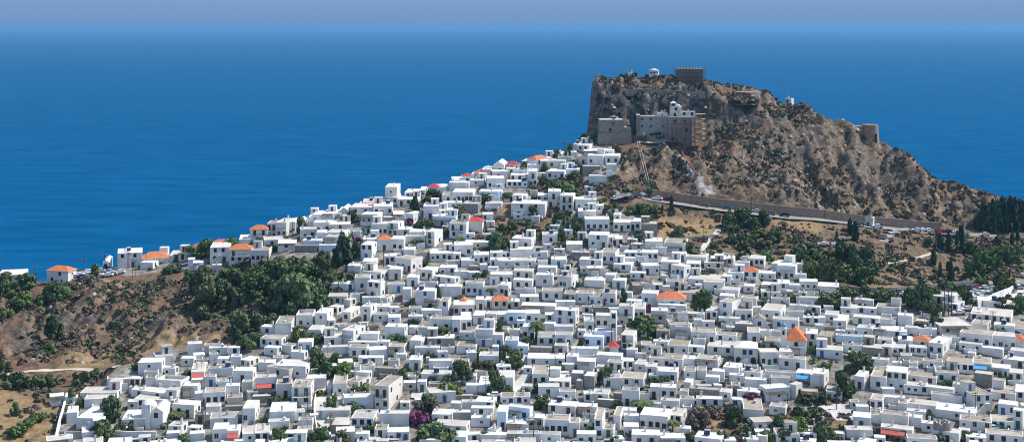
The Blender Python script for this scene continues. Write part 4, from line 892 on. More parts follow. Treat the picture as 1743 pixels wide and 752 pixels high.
mo = mass.obj('small_houses'); tag(mo, 'small white flat roofed houses packed between the larger ones across the town', 'houses', kind='stuff')
# unique building pieces are named here so labels can point at them
THINGS = []            # (object, px, py, phrase) everything that still needs a label singled out by neighbours
# ------------------------------------------------------------------ trees
def leaves_mesh(name, seed, kind):
    rn = np.random.default_rng(seed); V_, F_ = [], []
    def quad(c, nrm, s, asp=1.):
        nrm = nrm / (np.linalg.norm(nrm) + 1e-9); a = np.cross(nrm, rn.normal(size=3)); a /= np.linalg.norm(a) + 1e-9; b = np.cross(nrm, a); a = a * s; b = b * s * asp
        n = len(V_); V_.extend([c - a - b, c + a - b * .6, c + a * .7 + b, c - a * .8 + b * .8]); F_.append((n, n + 1, n + 2, n + 3))
    def clump(c, r, n, s):
        for _ in range(n):
            u = rn.normal(size=3); u /= np.linalg.norm(u); p = c + u * r * (rn.random() ** .4)
            quad(p, u + rn.normal(size=3) * .55, s * rn.uniform(.6, 1.3))
    if kind == 'broad':
        nc = rn.integers(15, 22)
        for k in range(nc):
            a = rn.uniform(0, 6.28); t = rn.random() ** .6; z = rn.uniform(.12, .88); rad = .72 * math.sin(math.pi * min(.97, (z * .8 + .22))) * t
            clump(np.array([rad * math.cos(a), rad * math.sin(a), z]), rn.uniform(.18, .33), 130, .070)
    elif kind == 'bush':
        for k in range(11):
            a = rn.uniform(0, 6.28); t = rn.random() ** .5; clump(np.array([.65 * t * math.cos(a), .65 * t * math.sin(a), rn.uniform(.1, .62)]), rn.uniform(.22, .36), 95, .085)
    elif kind == 'cypress':
        for k in range(26):
            z = k / 25; rad = .62 * (math.sin(math.pi * (z * .82 + .14)) ** .7) * (1 - .35 * z); a = rn.uniform(0, 6.28); clump(np.array([.4 * rad * math.cos(a), .4 * rad * math.sin(a), .04 + z * .92]), max(.12, rad * .75), 34, .10 if z < .85 else .06)
        V_ = [np.array([v[0], v[1], v[2]]) for v in V_]
    elif kind == 'umbrella':
        for k in range(17):
            a = rn.uniform(0, 6.28); t = rn.random() ** .5; clump(np.array([.74 * t * math.cos(a), .74 * t * math.sin(a), .72 - .22 * t * t + rn.uniform(-.12, .08)]), rn.uniform(.2, .3), 100, .065)
    elif kind == 'pine':
        for k in range(24):
            z = .1 + .86 * k / 23; rad = (1 - z) * .85 + .06; m = 3 if z < .7 else 1
            for q in range(m):
                a = rn.uniform(0, 6.28); t = rn.uniform(.3, .9); clump(np.array([rad * t * math.cos(a), rad * t * math.sin(a), z]), .17, 26, .09)
    elif kind == 'palm':
        for k in range(22):
            a = k * 2.4; up = rn.uniform(-.2, .9); prev = None
            for q in range(7):
                t = q / 6; r = t * .95; z = .55 + up * .5 * t - .62 * t * t; c = np.array([r * math.cos(a), r * math.sin(a), z]); side = np.array([-math.sin(a), math.cos(a), 0]) * (.10 * math.sin(math.pi * min(1, t * .9 + .1)) + .015)
                if prev is not None:
                    n = len(V_); V_.extend([prev[0] - prev[1], prev[0] + prev[1], c + side, c - side]); F_.append((n, n + 1, n + 2, n + 3))
                    for s_ in (-1, 1):
                        for w_ in range(2):
                            b = prev[0] + (c - prev[0]) * w_ * .5; n = len(V_); V_.extend([b, b + (c - prev[0]) * .5, b + (c - prev[0]) * .9 + s_ * side * 2.6 - np.array([0, 0, .06]), b + (c - prev[0]) * .4 + s_ * side * 2.6 - np.array([0, 0, .08])]); F_.append((n, n + 1, n + 2, n + 3))
                prev = (c, side)
    m_ = bpy.data.meshes.new(name); m_.from_pydata([tuple(v) for v in V_], [], F_); m_.update(); return m_
CROWN = {}
def crown_mesh(kind, var, mat):
    key = (kind, var, mat)
    if key not in CROWN:
        base = CROWN.get((kind, var))
        if base is None: base = CROWN[kind, var] = leaves_mesh('crown_' + kind, 50 + var + 10 * len(kind), kind)
        m_ = base.copy(); m_.materials.append(M[mat]); CROWN[key] = m_
    return CROWN[key]
def trunk_mesh(kind):
    key = ('trunk', kind)
    if key not in CROWN:
        mb = MB()
        if kind == 'palm':
            for k in range(6): mb.tube((.02 * math.sin(k), 0, k / 6), (.02 * math.sin(k + 1), 0, (k + 1) / 6), .055 - .003 * k, .052 - .003 * k, M['bark'], 8)
        else:
            mb.tube((0, 0, -.12), (0.02, 0, .45), .09, .06, M['bark'], 8); tips = [(.35, .1, .95), (-.3, .2, .9), (.05, -.35, .95), (-.1, .1, 1.05)] if kind != 'cypress' else [(.01, .01, 1.4)]
            for q in tips: mb.tube((0.02, 0, .42), q, .055, .018, M['bark'], 6)
        CROWN[key] = mb.mesh('trunk_' + kind)
    return CROWN[key]
TREES = []
KN = {'b': ('broadleaf_tree', 'broad', 'tree'), 's': ('shrub', 'bush', 'shrub'), 'c': ('cypress_tree', 'cypress', 'tree'), 'u': ('umbrella_pine', 'umbrella', 'tree'), 'p': ('pine_tree', 'pine', 'tree'), 'm': ('palm_tree', 'palm', 'tree')}
def tree(px, py, w, h, code='bd', i=0):
    """px, py: bearing and dip of the foot; w, h seen size"""
    nm, kd, cat = KN[code[0]]; mat = 'leaf_' + {'d': 'dark', 'm': 'mid', 'l': 'light', 'o': 'olive', 'p': 'pine', 'y': 'dry', 'k': 'pink', 'f': 'palm'}[code[1]]
    if py > 440 and px > 430: w *= 1.14; h *= 1.1
    X, D, zg = hit(px, py, 300); rnd = random.Random(int(px * 7 + py * 13)); W_, H_ = w / F * D, h / F * D
    if kd in ('broad', 'bush'): H_ = max(H_, W_ * .5)
    e = empty(nm, (X, D, zg - .1), rnd.uniform(0, 6.28))
    c = link(bpy.data.objects.new('crown', crown_mesh(kd, rnd.randrange(4) if kd != 'palm' else 0, mat)), e); t = link(bpy.data.objects.new('trunk', trunk_mesh(kd)), e)
    sx = W_ / 2 / .80
    if kd == 'bush': c.scale = (sx, sx, H_ * 1.05); t.scale = (sx * .6, sx * .6, H_ * .5)
    elif kd == 'broad': c.scale = (sx, sx, H_ * .86); c.location.z = H_ * .04; t.scale = (sx * .9, sx * .9, H_ * .6)
    elif kd == 'cypress': c.scale = (W_ / 1.15, W_ / 1.15, H_); t.scale = (W_ * .5, W_ * .5, H_ * .6)
    elif kd == 'umbrella': c.scale = (sx, sx, H_ * 1.0); t.scale = (sx * .9, sx * .9, H_ * .72)
    elif kd == 'pine': c.scale = (sx * 1.05, sx * 1.05, H_); t.scale = (sx * .7, sx * .7, H_ * .7)
    else: c.scale = (sx * 1.2, sx * 1.2, H_ * .55); c.location.z = H_ * .55; t.scale = (max(3., H_) , max(3., H_), H_ * .88)
    TREES.append((e, code, px, py - h / 2, w, h)); return e
TL = """
20,500,40,25bd 44,492,46,28bm 9,480,30,18bd 45,486,34,22bd 96,511,42,33bd 40,522,40,28bl 162,470,18,22bd 137,457,16,12sd 14,540,28,18bl 37,532,30,24bm 92,578,32,46bd 85,600,24,18bm 192,583,9,8sm 9,498,26,24bd 70,520,30,22bm 110,505,30,18bd 25,520,26,18bm
325,409,30,24bm 352,412,34,30bm 378,409,32,24bd 395,405,24,22bm 301,413,18,13bd 340,414,26,18bd 285,467,22,15bd 300,463,20,11bd 345,472,30,20bd 385,477,32,20bm 400,480,28,24bd 430,478,34,30bm 460,482,42,40bd 490,478,46,42bd 520,481,46,34bd 548,472,40,42bd 583,448,34,44pp 560,488,36,26bd 600,476,20,14bd
355,535,58,52bd 380,516,42,40bd 440,505,50,40bm 338,502,28,44bd 410,494,40,34bd 320,480,22,22bm 415,520,34,30bd 475,530,46,46bd 500,534,62,62bd 530,530,52,50bd 505,508,50,40bm 545,506,30,24bm 488,534,24,18bl 405,574,42,46bd 425,590,44,30bd 440,560,26,26bd 511,585,28,30bl 541,582,26,18bd 462,552,22,18bd
189,714,46,42bd 122,690,15,32bl 137,690,18,16bm 172,748,42,34bd 204,735,26,20bm 223,736,14,20bd 303,712,26,14mf 309,758,28,20bm 320,640,22,10bd 230,628,16,12bd 25,706,17,24bm 25,740,34,22sm 62,716,30,18sm 46,726,24,14sm 20,658,38,30sd 46,660,32,26sd 70,657,28,24sd 89,656,20,18sd 137,654,26,26sd 165,641,22,16sm 10,632,24,24bd
471,756,28,28bm 545,756,38,28bm 582,756,30,22bo 563,702,22,34bm 536,626,28,32bd 556,642,26,26bd 588,642,34,24bl 571,622,20,20bd 595,620,26,14bm 548,644,32,14bd 470,686,26,10sd 614,668,30,12sm 598,702,34,12bd 686,640,13,14bm 688,690,17,10sd 628,736,18,12sm
782,652,36,38bd 812,635,24,22bo 832,635,28,20bo 856,625,20,28bd 877,623,30,26bd 736,616,14,14bd 844,669,28,36bd 863,668,20,12bd 760,656,20,16bd 736,651,18,14bd 762,675,42,18bl 741,673,20,14bm 726,697,38,26bo 713,722,32,24sk 921,692,30,24bm 919,666,28,14bd 897,668,20,10bd 946,635,28,10sm 1030,646,28,26bm 1033,657,22,22bo 1003,743,22,16bm 745,752,62,12sd 825,750,18,16bd
1188,724,38,32by 1251,722,30,32bd 1209,708,22,18by 1272,748,28,26bd 1229,752,28,18bo 1257,754,26,18by 1274,758,26,20bd 1331,734,34,26bd 1358,742,36,30bl 1336,754,36,24bd 1363,716,28,26bm 1374,685,28,14bd 1397,748,26,30bd 1094,695,30,14mf 1145,734,17,20mf 1257,670,24,14sy 1281,682,30,16sk 1122,657,34,8sd 1144,626,22,9sk 1050,693,15,12bd 1050,756,18,14bm 1140,758,26,14sy 1172,754,22,18bd 1305,752,26,18bm
1460,634,42,34bd 1434,674,36,38bd 1405,627,22,14bm 1402,683,26,18bd 1407,756,36,38bd 1614,659,22,16bd 1712,651,18,11bd 1582,715,13,17bo 1674,731,13,18bd 1702,733,15,10bm 1645,750,22,16bm 1597,756,30,14bd 1649,657,15,11bd
752,573,28,16bd 852,571,14,28bd 862,577,10,10bm 913,582,18,36mf 898,589,17,15bd 836,503,14,14mf 744,509,11,22bd 812,479,15,15bd 825,476,13,15bd 991,593,13,17bo 824,606,28,12sd 860,605,22,16bd 975,493,12,8sm 828,549,8,9sm 704,551,18,9sd 676,584,30,8sd
1199,533,36,40bd 1094,568,46,28bm 1061,519,11,28bd 1298,517,22,13bd 1348,511,26,14bd 1252,569,14,10bd 1090,599,12,13mf 1298,593,12,11sy 1106,531,11,14sk 1234,546,8,13bd 1380,602,11,13bm
1410,519,46,26bd 1442,515,42,26bd 1506,515,46,30bd 1472,503,22,16bm 1572,527,42,42bd 1594,540,28,28bd 1594,553,26,18bd 1615,500,36,20bd 1641,518,24,32bd 1568,562,26,14bo 1548,520,22,30bd 1590,512,26,22bd 1702,502,26,20bm 1721,494,16,24bd 1704,524,26,18bd 1736,532,24,28bm 1722,534,18,14bd
1440,442,38,36bd 1466,455,46,42bd 1476,464,34,28bd 1470,484,38,30bm 1435,478,36,28bm 1408,480,32,42bd 1384,470,32,30bm 1415,442,22,16bd 1362,448,32,26bd 1316,410,32,22bd 1385,440,26,18bm 1384,430,30,16bd 1364,438,34,20bd 1304,442,28,16bm 1390,464,28,26bm 1335,450,22,14bd 1254,441,11,9sd
1447,400,10,28cp 1456,410,13,32cp 1424,405,5,12cp 1600,427,12,30cp 1614,430,10,34cp 1629,416,7,24cp 1638,430,9,46cp 1634,410,8,26cp 1589,451,10,26cp 1600,477,7,28cp 1618,476,10,28cp 1613,460,6,14cp 1723,416,8,22cp 1732,409,7,18cp 1653,432,24,22bd 1582,420,22,16bd 1699,416,13,15cp 1501,389,4,9cp 1143,359,7,25cp 1127,363,5,15cp
1658,472,28,28um 1671,452,24,26um 1692,460,22,24um 1681,440,22,18um 1699,440,24,24um 1713,442,26,24um 1724,448,24,18um 1673,486,22,18bd 1706,490,26,28bd 1735,440,20,24um
1668,390,24,30pp 1682,392,26,40pp 1697,393,26,46pp 1712,393,26,48pp 1727,392,26,50pp 1742,391,26,44pp 1675,378,22,30pp 1690,374,22,32pp 1705,372,22,34pp 1720,371,22,34pp 1735,372,22,30pp 1757,392,26,44pp 1755,376,22,36pp 1700,384,24,36pp
1242,387,28,28bd 1270,387,36,34bd 1260,380,28,28bd 1284,392,26,22bd 1248,396,32,18bd 1300,383,22,26bd 1290,403,26,13bl 1262,414,26,18bd 1277,414,26,18bm 1319,411,26,20bm 1246,414,22,14bd 1268,426,28,15bo 1296,424,24,15bo 1310,422,24,14bm
1110,363,22,18bm 1092,363,28,17bd 1074,364,24,15bm 1050,357,20,13bd 1154,409,24,22bd 1172,430,26,26bd 1184,435,18,13mf 1214,422,18,12bd 1212,435,15,12bd 1090,413,28,15bd 1060,421,16,9sk
732,347,24,18bo 744,343,18,20bo 730,349,28,12bd 705,355,17,19pp 780,373,28,24bo 792,377,24,12bm 824,345,26,17bd 862,339,18,13bd 906,372,20,22bo 953,382,26,24bd 972,392,26,26bd 982,397,20,19bd 870,391,22,17bd 856,399,18,19bd 848,426,30,32bd 862,425,22,22bd 836,413,18,15bd 726,391,34,15bd 756,405,20,20bd 956,411,15,25bm 954,425,22,14bd 1014,441,20,11bd 722,451,20,12bd 1036,363,20,15bo 782,413,20,7sl 908,395,26,12so 936,396,22,11bd 908,341,11,9bd
735,315,22,12bd 892,281,11,13bd 948,269,15,17bd 966,267,13,12bd 976,285,17,16bd 926,291,12,16bd 924,313,20,17bd 952,326,38,20bm 970,336,38,24bm 940,320,26,16bd 978,303,26,13bd 908,325,18,13bd 854,285,13,11sk 994,238,22,18bd 972,253,14,16bd 1012,238,16,13bm 1048,263,20,16bo 1048,359,15,15bd 766,313,9,9bd
492,373,13,9bd 512,397,24,28bd 520,359,9,9bd 600,379,22,21bd 708,359,17,22pp 624,395,15,9sm 698,383,12,13sk 606,411,15,9sk 607,436,20,26bd 592,413,9,11bd 722,389,34,15bd 708,417,28,8sd 428,399,13,7bm 446,415,22,7sd 460,431,26,16bd
1076,227,15,19bd 1100,241,13,11bd 1120,237,26,9sd 
"""
import re
for tok in TL.split():
    a = re.match(r'(\d+),(\d+),(\d+),(\d+)(\w\w)$', tok)
    tree(*[float(a.group(k)) for k in (1, 2, 3, 4)], a.group(5))
print('trees', len(TREES))

# ------------------------------------------------------------------ scrub and loose rock: ground cover nobody could count
def scatter(name, n, seed, region, size, nleaf, mats, label, cat, rock=False):
    rn = np.random.default_rng(seed); pts = []
    while len(pts) < n:
        x = rn.uniform(GX0 + 5, GX1 - 5, 20000); y = rn.uniform(300, 640, 20000); keep = region(x, y, rn)
        pts += list(zip(x[keep], y[keep]))
    pts = np.array(pts[:n]); z = ground(pts[:, 0], pts[:, 1]); sz = size[0] + (size[1] - size[0]) * rn.random(n) ** 2.2
    if rock:
        base = np.array([(-1,-1,-.5),(1,-.8,-.5),(.9,1,-.5),(-1,.8,-.5),(-.6,-.5,.6),(.5,-.6,.75),(.6,.5,.5),(-.5,.6,.7)]); fc = np.array([(0,1,5,4),(1,2,6,5),(2,3,7,6),(3,0,4,7),(4,5,6,7)])
        v = base[None] * sz[:, None, None] * .5 * (1 + .5 * (rn.random((n, 8, 3)) - .5)); ang = rn.uniform(0, 6.28, n); c, s_ = np.cos(ang)[:, None], np.sin(ang)[:, None]
        v = np.stack([v[..., 0] * c - v[..., 1] * s_, v[..., 0] * s_ + v[..., 1] * c, v[..., 2]], -1) + np.stack([pts[:, 0], pts[:, 1], z], -1)[:, None]
        f = (fc[None] + (np.arange(n) * 8)[:, None, None]).reshape(-1, 4); v = v.reshape(-1, 3); mi = np.repeat(rn.integers(0, len(mats), n), 5)
    else:
        u = rn.normal(size=(n, nleaf, 3)); u /= np.linalg.norm(u, axis=-1, keepdims=True); u[..., 2] = np.abs(u[..., 2])
        c = u * (sz[:, None, None] * (.55 + .45 * rn.random((n, nleaf, 1)))) * np.array([1, 1, .75]); c = c + np.stack([pts[:, 0], pts[:, 1], z - .05], -1)[:, None]
        nr = u + .5 * rn.normal(size=u.shape); nr /= np.linalg.norm(nr, axis=-1, keepdims=True)
        a = np.cross(nr, rn.normal(size=u.shape)); a /= np.linalg.norm(a, axis=-1, keepdims=True); b = np.cross(nr, a); s_ = sz[:, None, None] * (.32 + .2 * rn.random((n, nleaf, 1)))
        v = np.stack([c - a * s_ - b * s_, c + a * s_ - b * s_ * .7, c + a * s_ * .8 + b * s_, c - a * s_ * .7 + b * s_], 2).reshape(-1, 3)
        f = np.arange(len(v)).reshape(-1, 4); mi = np.repeat(rn.choice(len(mats), n, p=np.array([1 / len(mats)] * len(mats))), nleaf)
    m_ = bpy.data.meshes.new(name); m_.vertices.add(len(v)); m_.vertices.foreach_set('co', v.ravel()); m_.loops.add(f.size); m_.loops.foreach_set('vertex_index', f.ravel().astype(np.int32))
    m_.polygons.add(len(f)); m_.polygons.foreach_set('loop_start', np.arange(0, f.size, 4)); m_.polygons.foreach_set('loop_total', np.full(len(f), 4))
    for mt in mats: m_.materials.append(M[mt])
    m_.polygons.foreach_set('material_index', mi.astype(np.int32)); m_.update(); m_.validate()
    o = link(bpy.data.objects.new(name, m_)); tag(o, label, cat, kind='stuff'); return o
def gsample(A, x, y):
    i = np.clip(((x - GX0) / RES).astype(int), 0, nx - 1); j = np.clip(((y - GY0) / RES).astype(int), 0, ny - 1); return A[j, i]
wild = np.clip(hillS + cliffS + slopeS + .9 * inpoly(PXg, PYg, TP), 0, 1) * (1 - blur(town, 2)) * (1 - pad)
for poly in ([(1080,323),(1200,345),(1400,368),(1640,390),(1760,398),(1760,408),(1640,402),(1480,392),(1300,372),(1200,362),(1080,346)], [(0,624),(200,619),(200,632),(0,646)]): wild *= 1 - inpoly(PXg, PYg, poly)
och_s = blur(ochre, 3); spill = inpoly(PXg, PYg, [(1160,250),(1180,262),(1222,330),(1222,342),(1196,340),(1166,285)]); flat = np.hypot(*np.gradient(blur(Zt, 2), RES))
cl = fbm(XX / 16, YY / 16, 4)
big = fbm(XX / 45 + 3, YY / 45, 3)
def reg_scrub(x, y, rn):
    w_ = gsample(wild, x, y); return (w_ > .4) & (rn.random(len(x)) < (1.2 - gsample(flat, x, y) * .7) * (1 - .85 * gsample(och_s, x, y)) * (1 - .45 * gsample(slopeS, x, y))) & (gsample(cl, x, y) + .2 * gsample(big, x, y) - .35 * gsample(gully, x, y) + .12 * rn.random(len(x)) > .525) & ~gsample(spill, x, y) & (gsample(Z, x, y) > 60)
def reg_green(x, y, rn):
    return ((gsample(blur(gullyveg, 3), x, y) > .4) | ((gsample(wild, x, y) > .4) & (gsample(cl, x, y) > .57) & (rn.random(len(x)) < .3))) & (gsample(Z, x, y) > 60) & ~gsample(spill, x, y)
def reg_rock(x, y, rn):
    return (gsample(np.clip(hillS + cliffS, 0, 1), x, y) > .5) & (gsample(Z, x, y) > 60) & (rn.random(len(x)) < .15 + gsample(flat, x, y) * .4)
def reg_town(x, y, rn): return (gsample(blur(town, 2), x, y) > .6) & (gsample(cl, x, y) > .5)
scatter('dry_scrub', 11000, 3, reg_scrub, (.5, 1.6), 20, ['leaf_dry', 'leaf_scrub', 'leaf_scrub', 'leaf_olive'], 'dry grey green scrub covering the hillsides', 'scrub')
scatter('green_scrub', 1500, 4, reg_green, (.6, 1.9), 26, ['leaf_dark', 'leaf_olive', 'leaf_scrub'], 'dark green bushes growing thickly in the gully and on the slopes', 'scrub')
scatter('loose_rocks', 1500, 5, reg_rock, (.4, 2.0), 0, ['castle_stone', 'S', 'castle_stone', 'S'], 'loose grey and tan rocks on the castle hill and cliff', 'rocks', True)
scatter('garden_weeds', 2400, 6, reg_town, (.45, 1.7), 22, ['leaf_mid', 'leaf_olive', 'leaf_dark'], 'low green weeds between the town houses', 'weeds')
# ------------------------------------------------------------------ walls
def wall(name, pts, height, thick, mat, label, cat='wall', coping=None, down=1.6, group=None):
    W = [Vector(hit(*p)[:2]) for p in pts]; line = [W[0]]
    for a, b in zip(W, W[1:]):
        n = max(1, int((b - a).length / 2.2)); line += [a.lerp(b, k / n) for k in range(1, n + 1)]
    for _ in range(3): line = [line[0]] + [(line[k - 1] + 2 * line[k] + line[k + 1]) / 4 for k in range(1, len(line) - 1)] + [line[-1]]
    gz = np.array([float(ground(*p)) for p in line])
    for _ in range(4): gz = np.convolve(np.pad(gz, 1, mode='edge'), [.25, .5, .25], 'valid')
    mb, cp = MB(), MB(); ring, cr = [], []
    for k, p in enumerate(line):
        t = (line[min(k + 1, len(line) - 1)] - line[max(k - 1, 0)]).normalized(); n = Vector((-t.y, t.x)); a, b = p - n * thick / 2, p + n * thick / 2; z = gz[k]
        ring.append([(a.x, a.y, z - down), (a.x, a.y, z + height), (b.x, b.y, z + height), (b.x, b.y, z - down)])
        a, b = p - n * (thick / 2 + .08), p + n * (thick / 2 + .08); cr.append([(a.x, a.y, z + height + .004), (a.x, a.y, z + height + .16), (b.x, b.y, z + height + .16), (b.x, b.y, z + height + .004)])
    for m_, rr, mt in ((mb, ring, mat), (cp, cr, coping)):
        if mt is None: continue
        for r0, r1 in zip(rr, rr[1:]):
            for i in range(4): j = (i + 1) % 4; m_.poly([r0[i], r1[i], r1[j], r0[j]], mt)
        m_.poly(rr[0][::-1], mt); m_.poly(rr[-1], mt)
    o = mb.obj(name); tag(o, label, cat, group)
    if coping is not None: cp.obj('coping', o)
    return o
wall('retaining_wall', [(x, y - 1) for x, y, D in ROADW if x >= 1105], 2.9, .7, M['wall_stone'], 'long tan stone retaining wall above the castle road', coping=M['wall_stone'])
wall('fortress_wall', [(1063,158),(1095,155),(1135,155),(1152,160),(1175,164),(1200,169)], 1.5, .9, M['castle_stone'], 'grey fortress wall along the lip of the castle cliff')
wall('garden_wall', [(114,679),(109,700),(102,722),(95,756)], 1.6, .4, M['C'], 'pale wall bounding the terraced compound beside the dry field', coping=M['W'])
wall('terrace_wall', [(101,748),(150,748)], 2.2, .4, M['G'], 'grey terrace wall below the white flat roofed villa')
wall('terrace_wall', [(196,742),(230,744),(266,743)], 1.4, .35, M['W'], 'low white terrace wall below the domed white chapel')
wall('compound_wall', [(1664,527),(1685,517),(1706,507),(1724,499)], 2.6, .35, M['W'], 'long white wall sloping beside the crowded car park')
wall('field_wall', [(1150,411),(1168,407),(1190,408),(1216,404)], 1.3, .5, M['S'], 'dry stone wall below the ochre field')
wall('roadside_wall', [(1425,493),(1470,497),(1520,497),(1570,493),(1620,489),(1660,485)], 1.6, .4, M['S'], 'grey stone wall along the foot of the cypress slope')
wall('slope_wall', [(1250,402),(1268,420),(1286,440)], 1.0, .4, M['S'], 'narrow stone wall running down through the green terraces')
wall('street_wall', [(538,668),(534,700),(540,735)], .8, .3, M['C'], 'low pale wall on the left of the sloping concrete street')
wall('retaining_wall', [(722,679),(760,681),(800,682),(820,681)], 1.4, .4, M['S'], 'stone retaining wall below the two parked cars in town')
wall('house_base_wall', [(1087,746),(1110,748),(1140,747)], 1.8, .4, M['W'], 'white retaining wall under the big balcony house')
wall('ridge_wall', [(298,461),(325,459),(350,462)], .9, .3, M['W'], 'short white wall before the ridge houses, among trees')
wall('hill_wall', [(790,372),(812,373),(836,375),(860,372)], 1.5, .5, M['S'], 'ruined dark stone wall beside the red pyramid roof')

# ------------------------------------------------------------------ castle rock buildings
M['K'] = M['castle_stone']; M['Q'] = M['monastery']
LM = []      # landmarks: (phrase, px, py)
def building(name, px0, px1, yt, yb, D, depth, spec, label, cat, seed=1, yaw=0., down=0., side=0, extra=None):
    x = ((px0 + px1) / 2 - CX) / F * D; z = CAMZ - (yb - HY) / F * D; h = (yb - yt) / F * D + down; w = (px1 - px0) / F * D
    rnd = random.Random(seed); parts, fit, facts = house_parts(w, depth, h, spec, rnd, side); e = empty(name, (x, D, z - down), math.atan2(-x, D) + yaw); obs = []
    for nm, mb, pi in parts: obs.append(mb.obj(nm, e if pi is None else obs[pi]))
    for key, loc, rz in fit: o = link(bpy.data.objects.new(NAMEOF[key[0]], fitmesh(key)), e); o.location = loc; o.rotation_euler = (0, 0, rz)
    tag(e, label, cat); return e, w, h
def D_at(px, py): return hit(px, py, 500)[1]
e, w, h = building('stone_mansion', 1021, 1062, 204, 246, 566, 9, 'cK4', 'tall old stone mansion standing alone below the castle cliff', 'mansion', 4, .10, 1.5)
b = MB(); b.box((-w/2 - 1.0, -.8, -1), (w/2 + 3.2, -.004, h * .52), M['K']); b.obj('buttress', e)
b = MB(); b.box((w/2 + .01, .6, -1), (w/2 + 3.3, 7, h * .72), M['K']); b.obj('wing', e)
building('monastery_wing', 1084, 1137, 198, 226, 569, 10, 'gQ8', 'long grey stone monastery wing with two rows of windows', 'monastery', 9, .02, 2)
building('monastery_wing', 1137, 1178, 199, 250, 567, 10, 'gQ8', 'taller monastery wing standing behind the reddish scaffolding', 'monastery', 10, .02, 2)
building('monastery_annex', 1083, 1090, 196, 226, 569.5, 8, 'cK1', 'narrow stone annex at the left end of the monastery', 'annex', 11, .02, 2)
building('white_annex', 1119, 1136, 192, 199, 572, 4, 'cC1', 'low white annex on the roof terrace behind the monastery', 'annex', 12, 0, .4)
building('white_annex', 1158, 1183, 190, 199, 572, 4, 'cC2', 'cream annex behind the monastery, right of its bell tower', 'annex', 13, 0, .4)
e, w, h = building('bell_tower', 1140, 1160, 182, 199, 571.5, 4.5, 'cC2', 'white domed chapel with a belfry rising above the monastery', 'chapel', 14, 0, .4)
b = MB(); 
for k in range(4): x0 = -w/2 + .3 if k % 2 == 0 else -w/2 + 2.3; y0 = .6 if k < 2 else 2.6; b.box((x0, y0, h - .3), (x0 + .5, y0 + .5, h + 1.4), M['C'])
b.obj('belfry', e); b = MB(); b.box((-w/2 + .15, .45, h + 1.4), (-w/2 + 2.95, 3.25, h + 1.6), M['W'])
for k in range(4):
    q = [(-w/2 + .15, .45), (-w/2 + 2.95, .45), (-w/2 + 2.95, 3.25), (-w/2 + .15, 3.25)]; a, c = q[k], q[(k + 1) % 4]; b.poly([(*a, h + 1.6), (*c, h + 1.6), (-w/2 + 1.55, 1.85, h + 2.5)], M['rw'])
b.obj('belfry_roof', e)
def dome(mb, c, r, mat, seg=12, rings=5, sq=1.):
    for a in range(rings):
        t0, t1 = a / rings * math.pi / 2, (a + 1) / rings * math.pi / 2
        for k in range(seg):
            u0, u1 = 2 * math.pi * k / seg, 2 * math.pi * (k + 1) / seg; f = lambda t, u: (c[0] + r * math.cos(t) * math.cos(u), c[1] + r * math.cos(t) * math.sin(u), c[2] + r * sq * math.sin(t))
            q = [f(t0, u0), f(t0, u1), f(t1, u1), f(t1, u0)]; mb.poly(q if a < rings - 1 else q[:3], mat)
b = MB(); dome(b, (w/2 - 1.8, 3.0, h - .1), 1.5, M['rc'], 12, 4, .8); b.obj('dome', e)
building('white_chapel', 1070, 1083, 125, 133, D_at(1076, 134.5) if False else 603, 3.5, 'wW2', 'small square white chapel on the castle top at its left end', 'chapel', 15, .1, 1.5)
x = (1113 - CX) / F * 606; z = float(ground(x, 606)); zt = CAMZ - (119 - HY) / F * 606
e = empty('round_chapel', (x, 606, min(z, zt - 2.6)), 0); b = MB(); hh = zt - min(z, zt - 2.6)
for k in range(10):
    a0, a1 = 2 * math.pi * k / 10, 2 * math.pi * (k + 1) / 10; r0, r1 = 2.5, 2.3; b.poly([(r0 * math.cos(a0), r0 * math.sin(a0), -2), (r0 * math.cos(a1), r0 * math.sin(a1), -2), (r1 * math.cos(a1), r1 * math.sin(a1), hh - .5), (r1 * math.cos(a0), r1 * math.sin(a0), hh - .5)], M['W'])
b.obj('wall', e); b = MB(); b.tube((0, 0, hh - .5), (0, 0, hh - .1), 2.5, 2.45, M['rw'], 10); dome(b, (0, 0, hh - .1), 1.5, M['rw'], 10, 3, .4); b.obj('roof', e)
for k in range(3):
    o = link(bpy.data.objects.new('window', fitmesh(('small_window', 'brown'))), e); a = -math.pi / 2 + (k - 1) * .62; o.location = (2.46 * math.cos(a) - .4 * math.cos(a + math.pi / 2), 2.46 * math.sin(a) - .4 * math.sin(a + math.pi / 2), hh - 1.7); o.rotation_euler = (0, 0, a + math.pi / 2)
tag(e, 'round white chapel with dark windows on the castle summit', 'chapel')
building('white_hut', 1336, 1347, 168, 176, 609, 4, 'cC1', 'tiny pale hut on the far right skyline of the castle rock', 'hut', 16, -.3, .3)
building('gatehouse', 1472, 1486, 370, 385, 527, 3.5, 'cC1', 'small cream gatehouse set into the castle road wall', 'gatehouse', 17, -.2, .5)
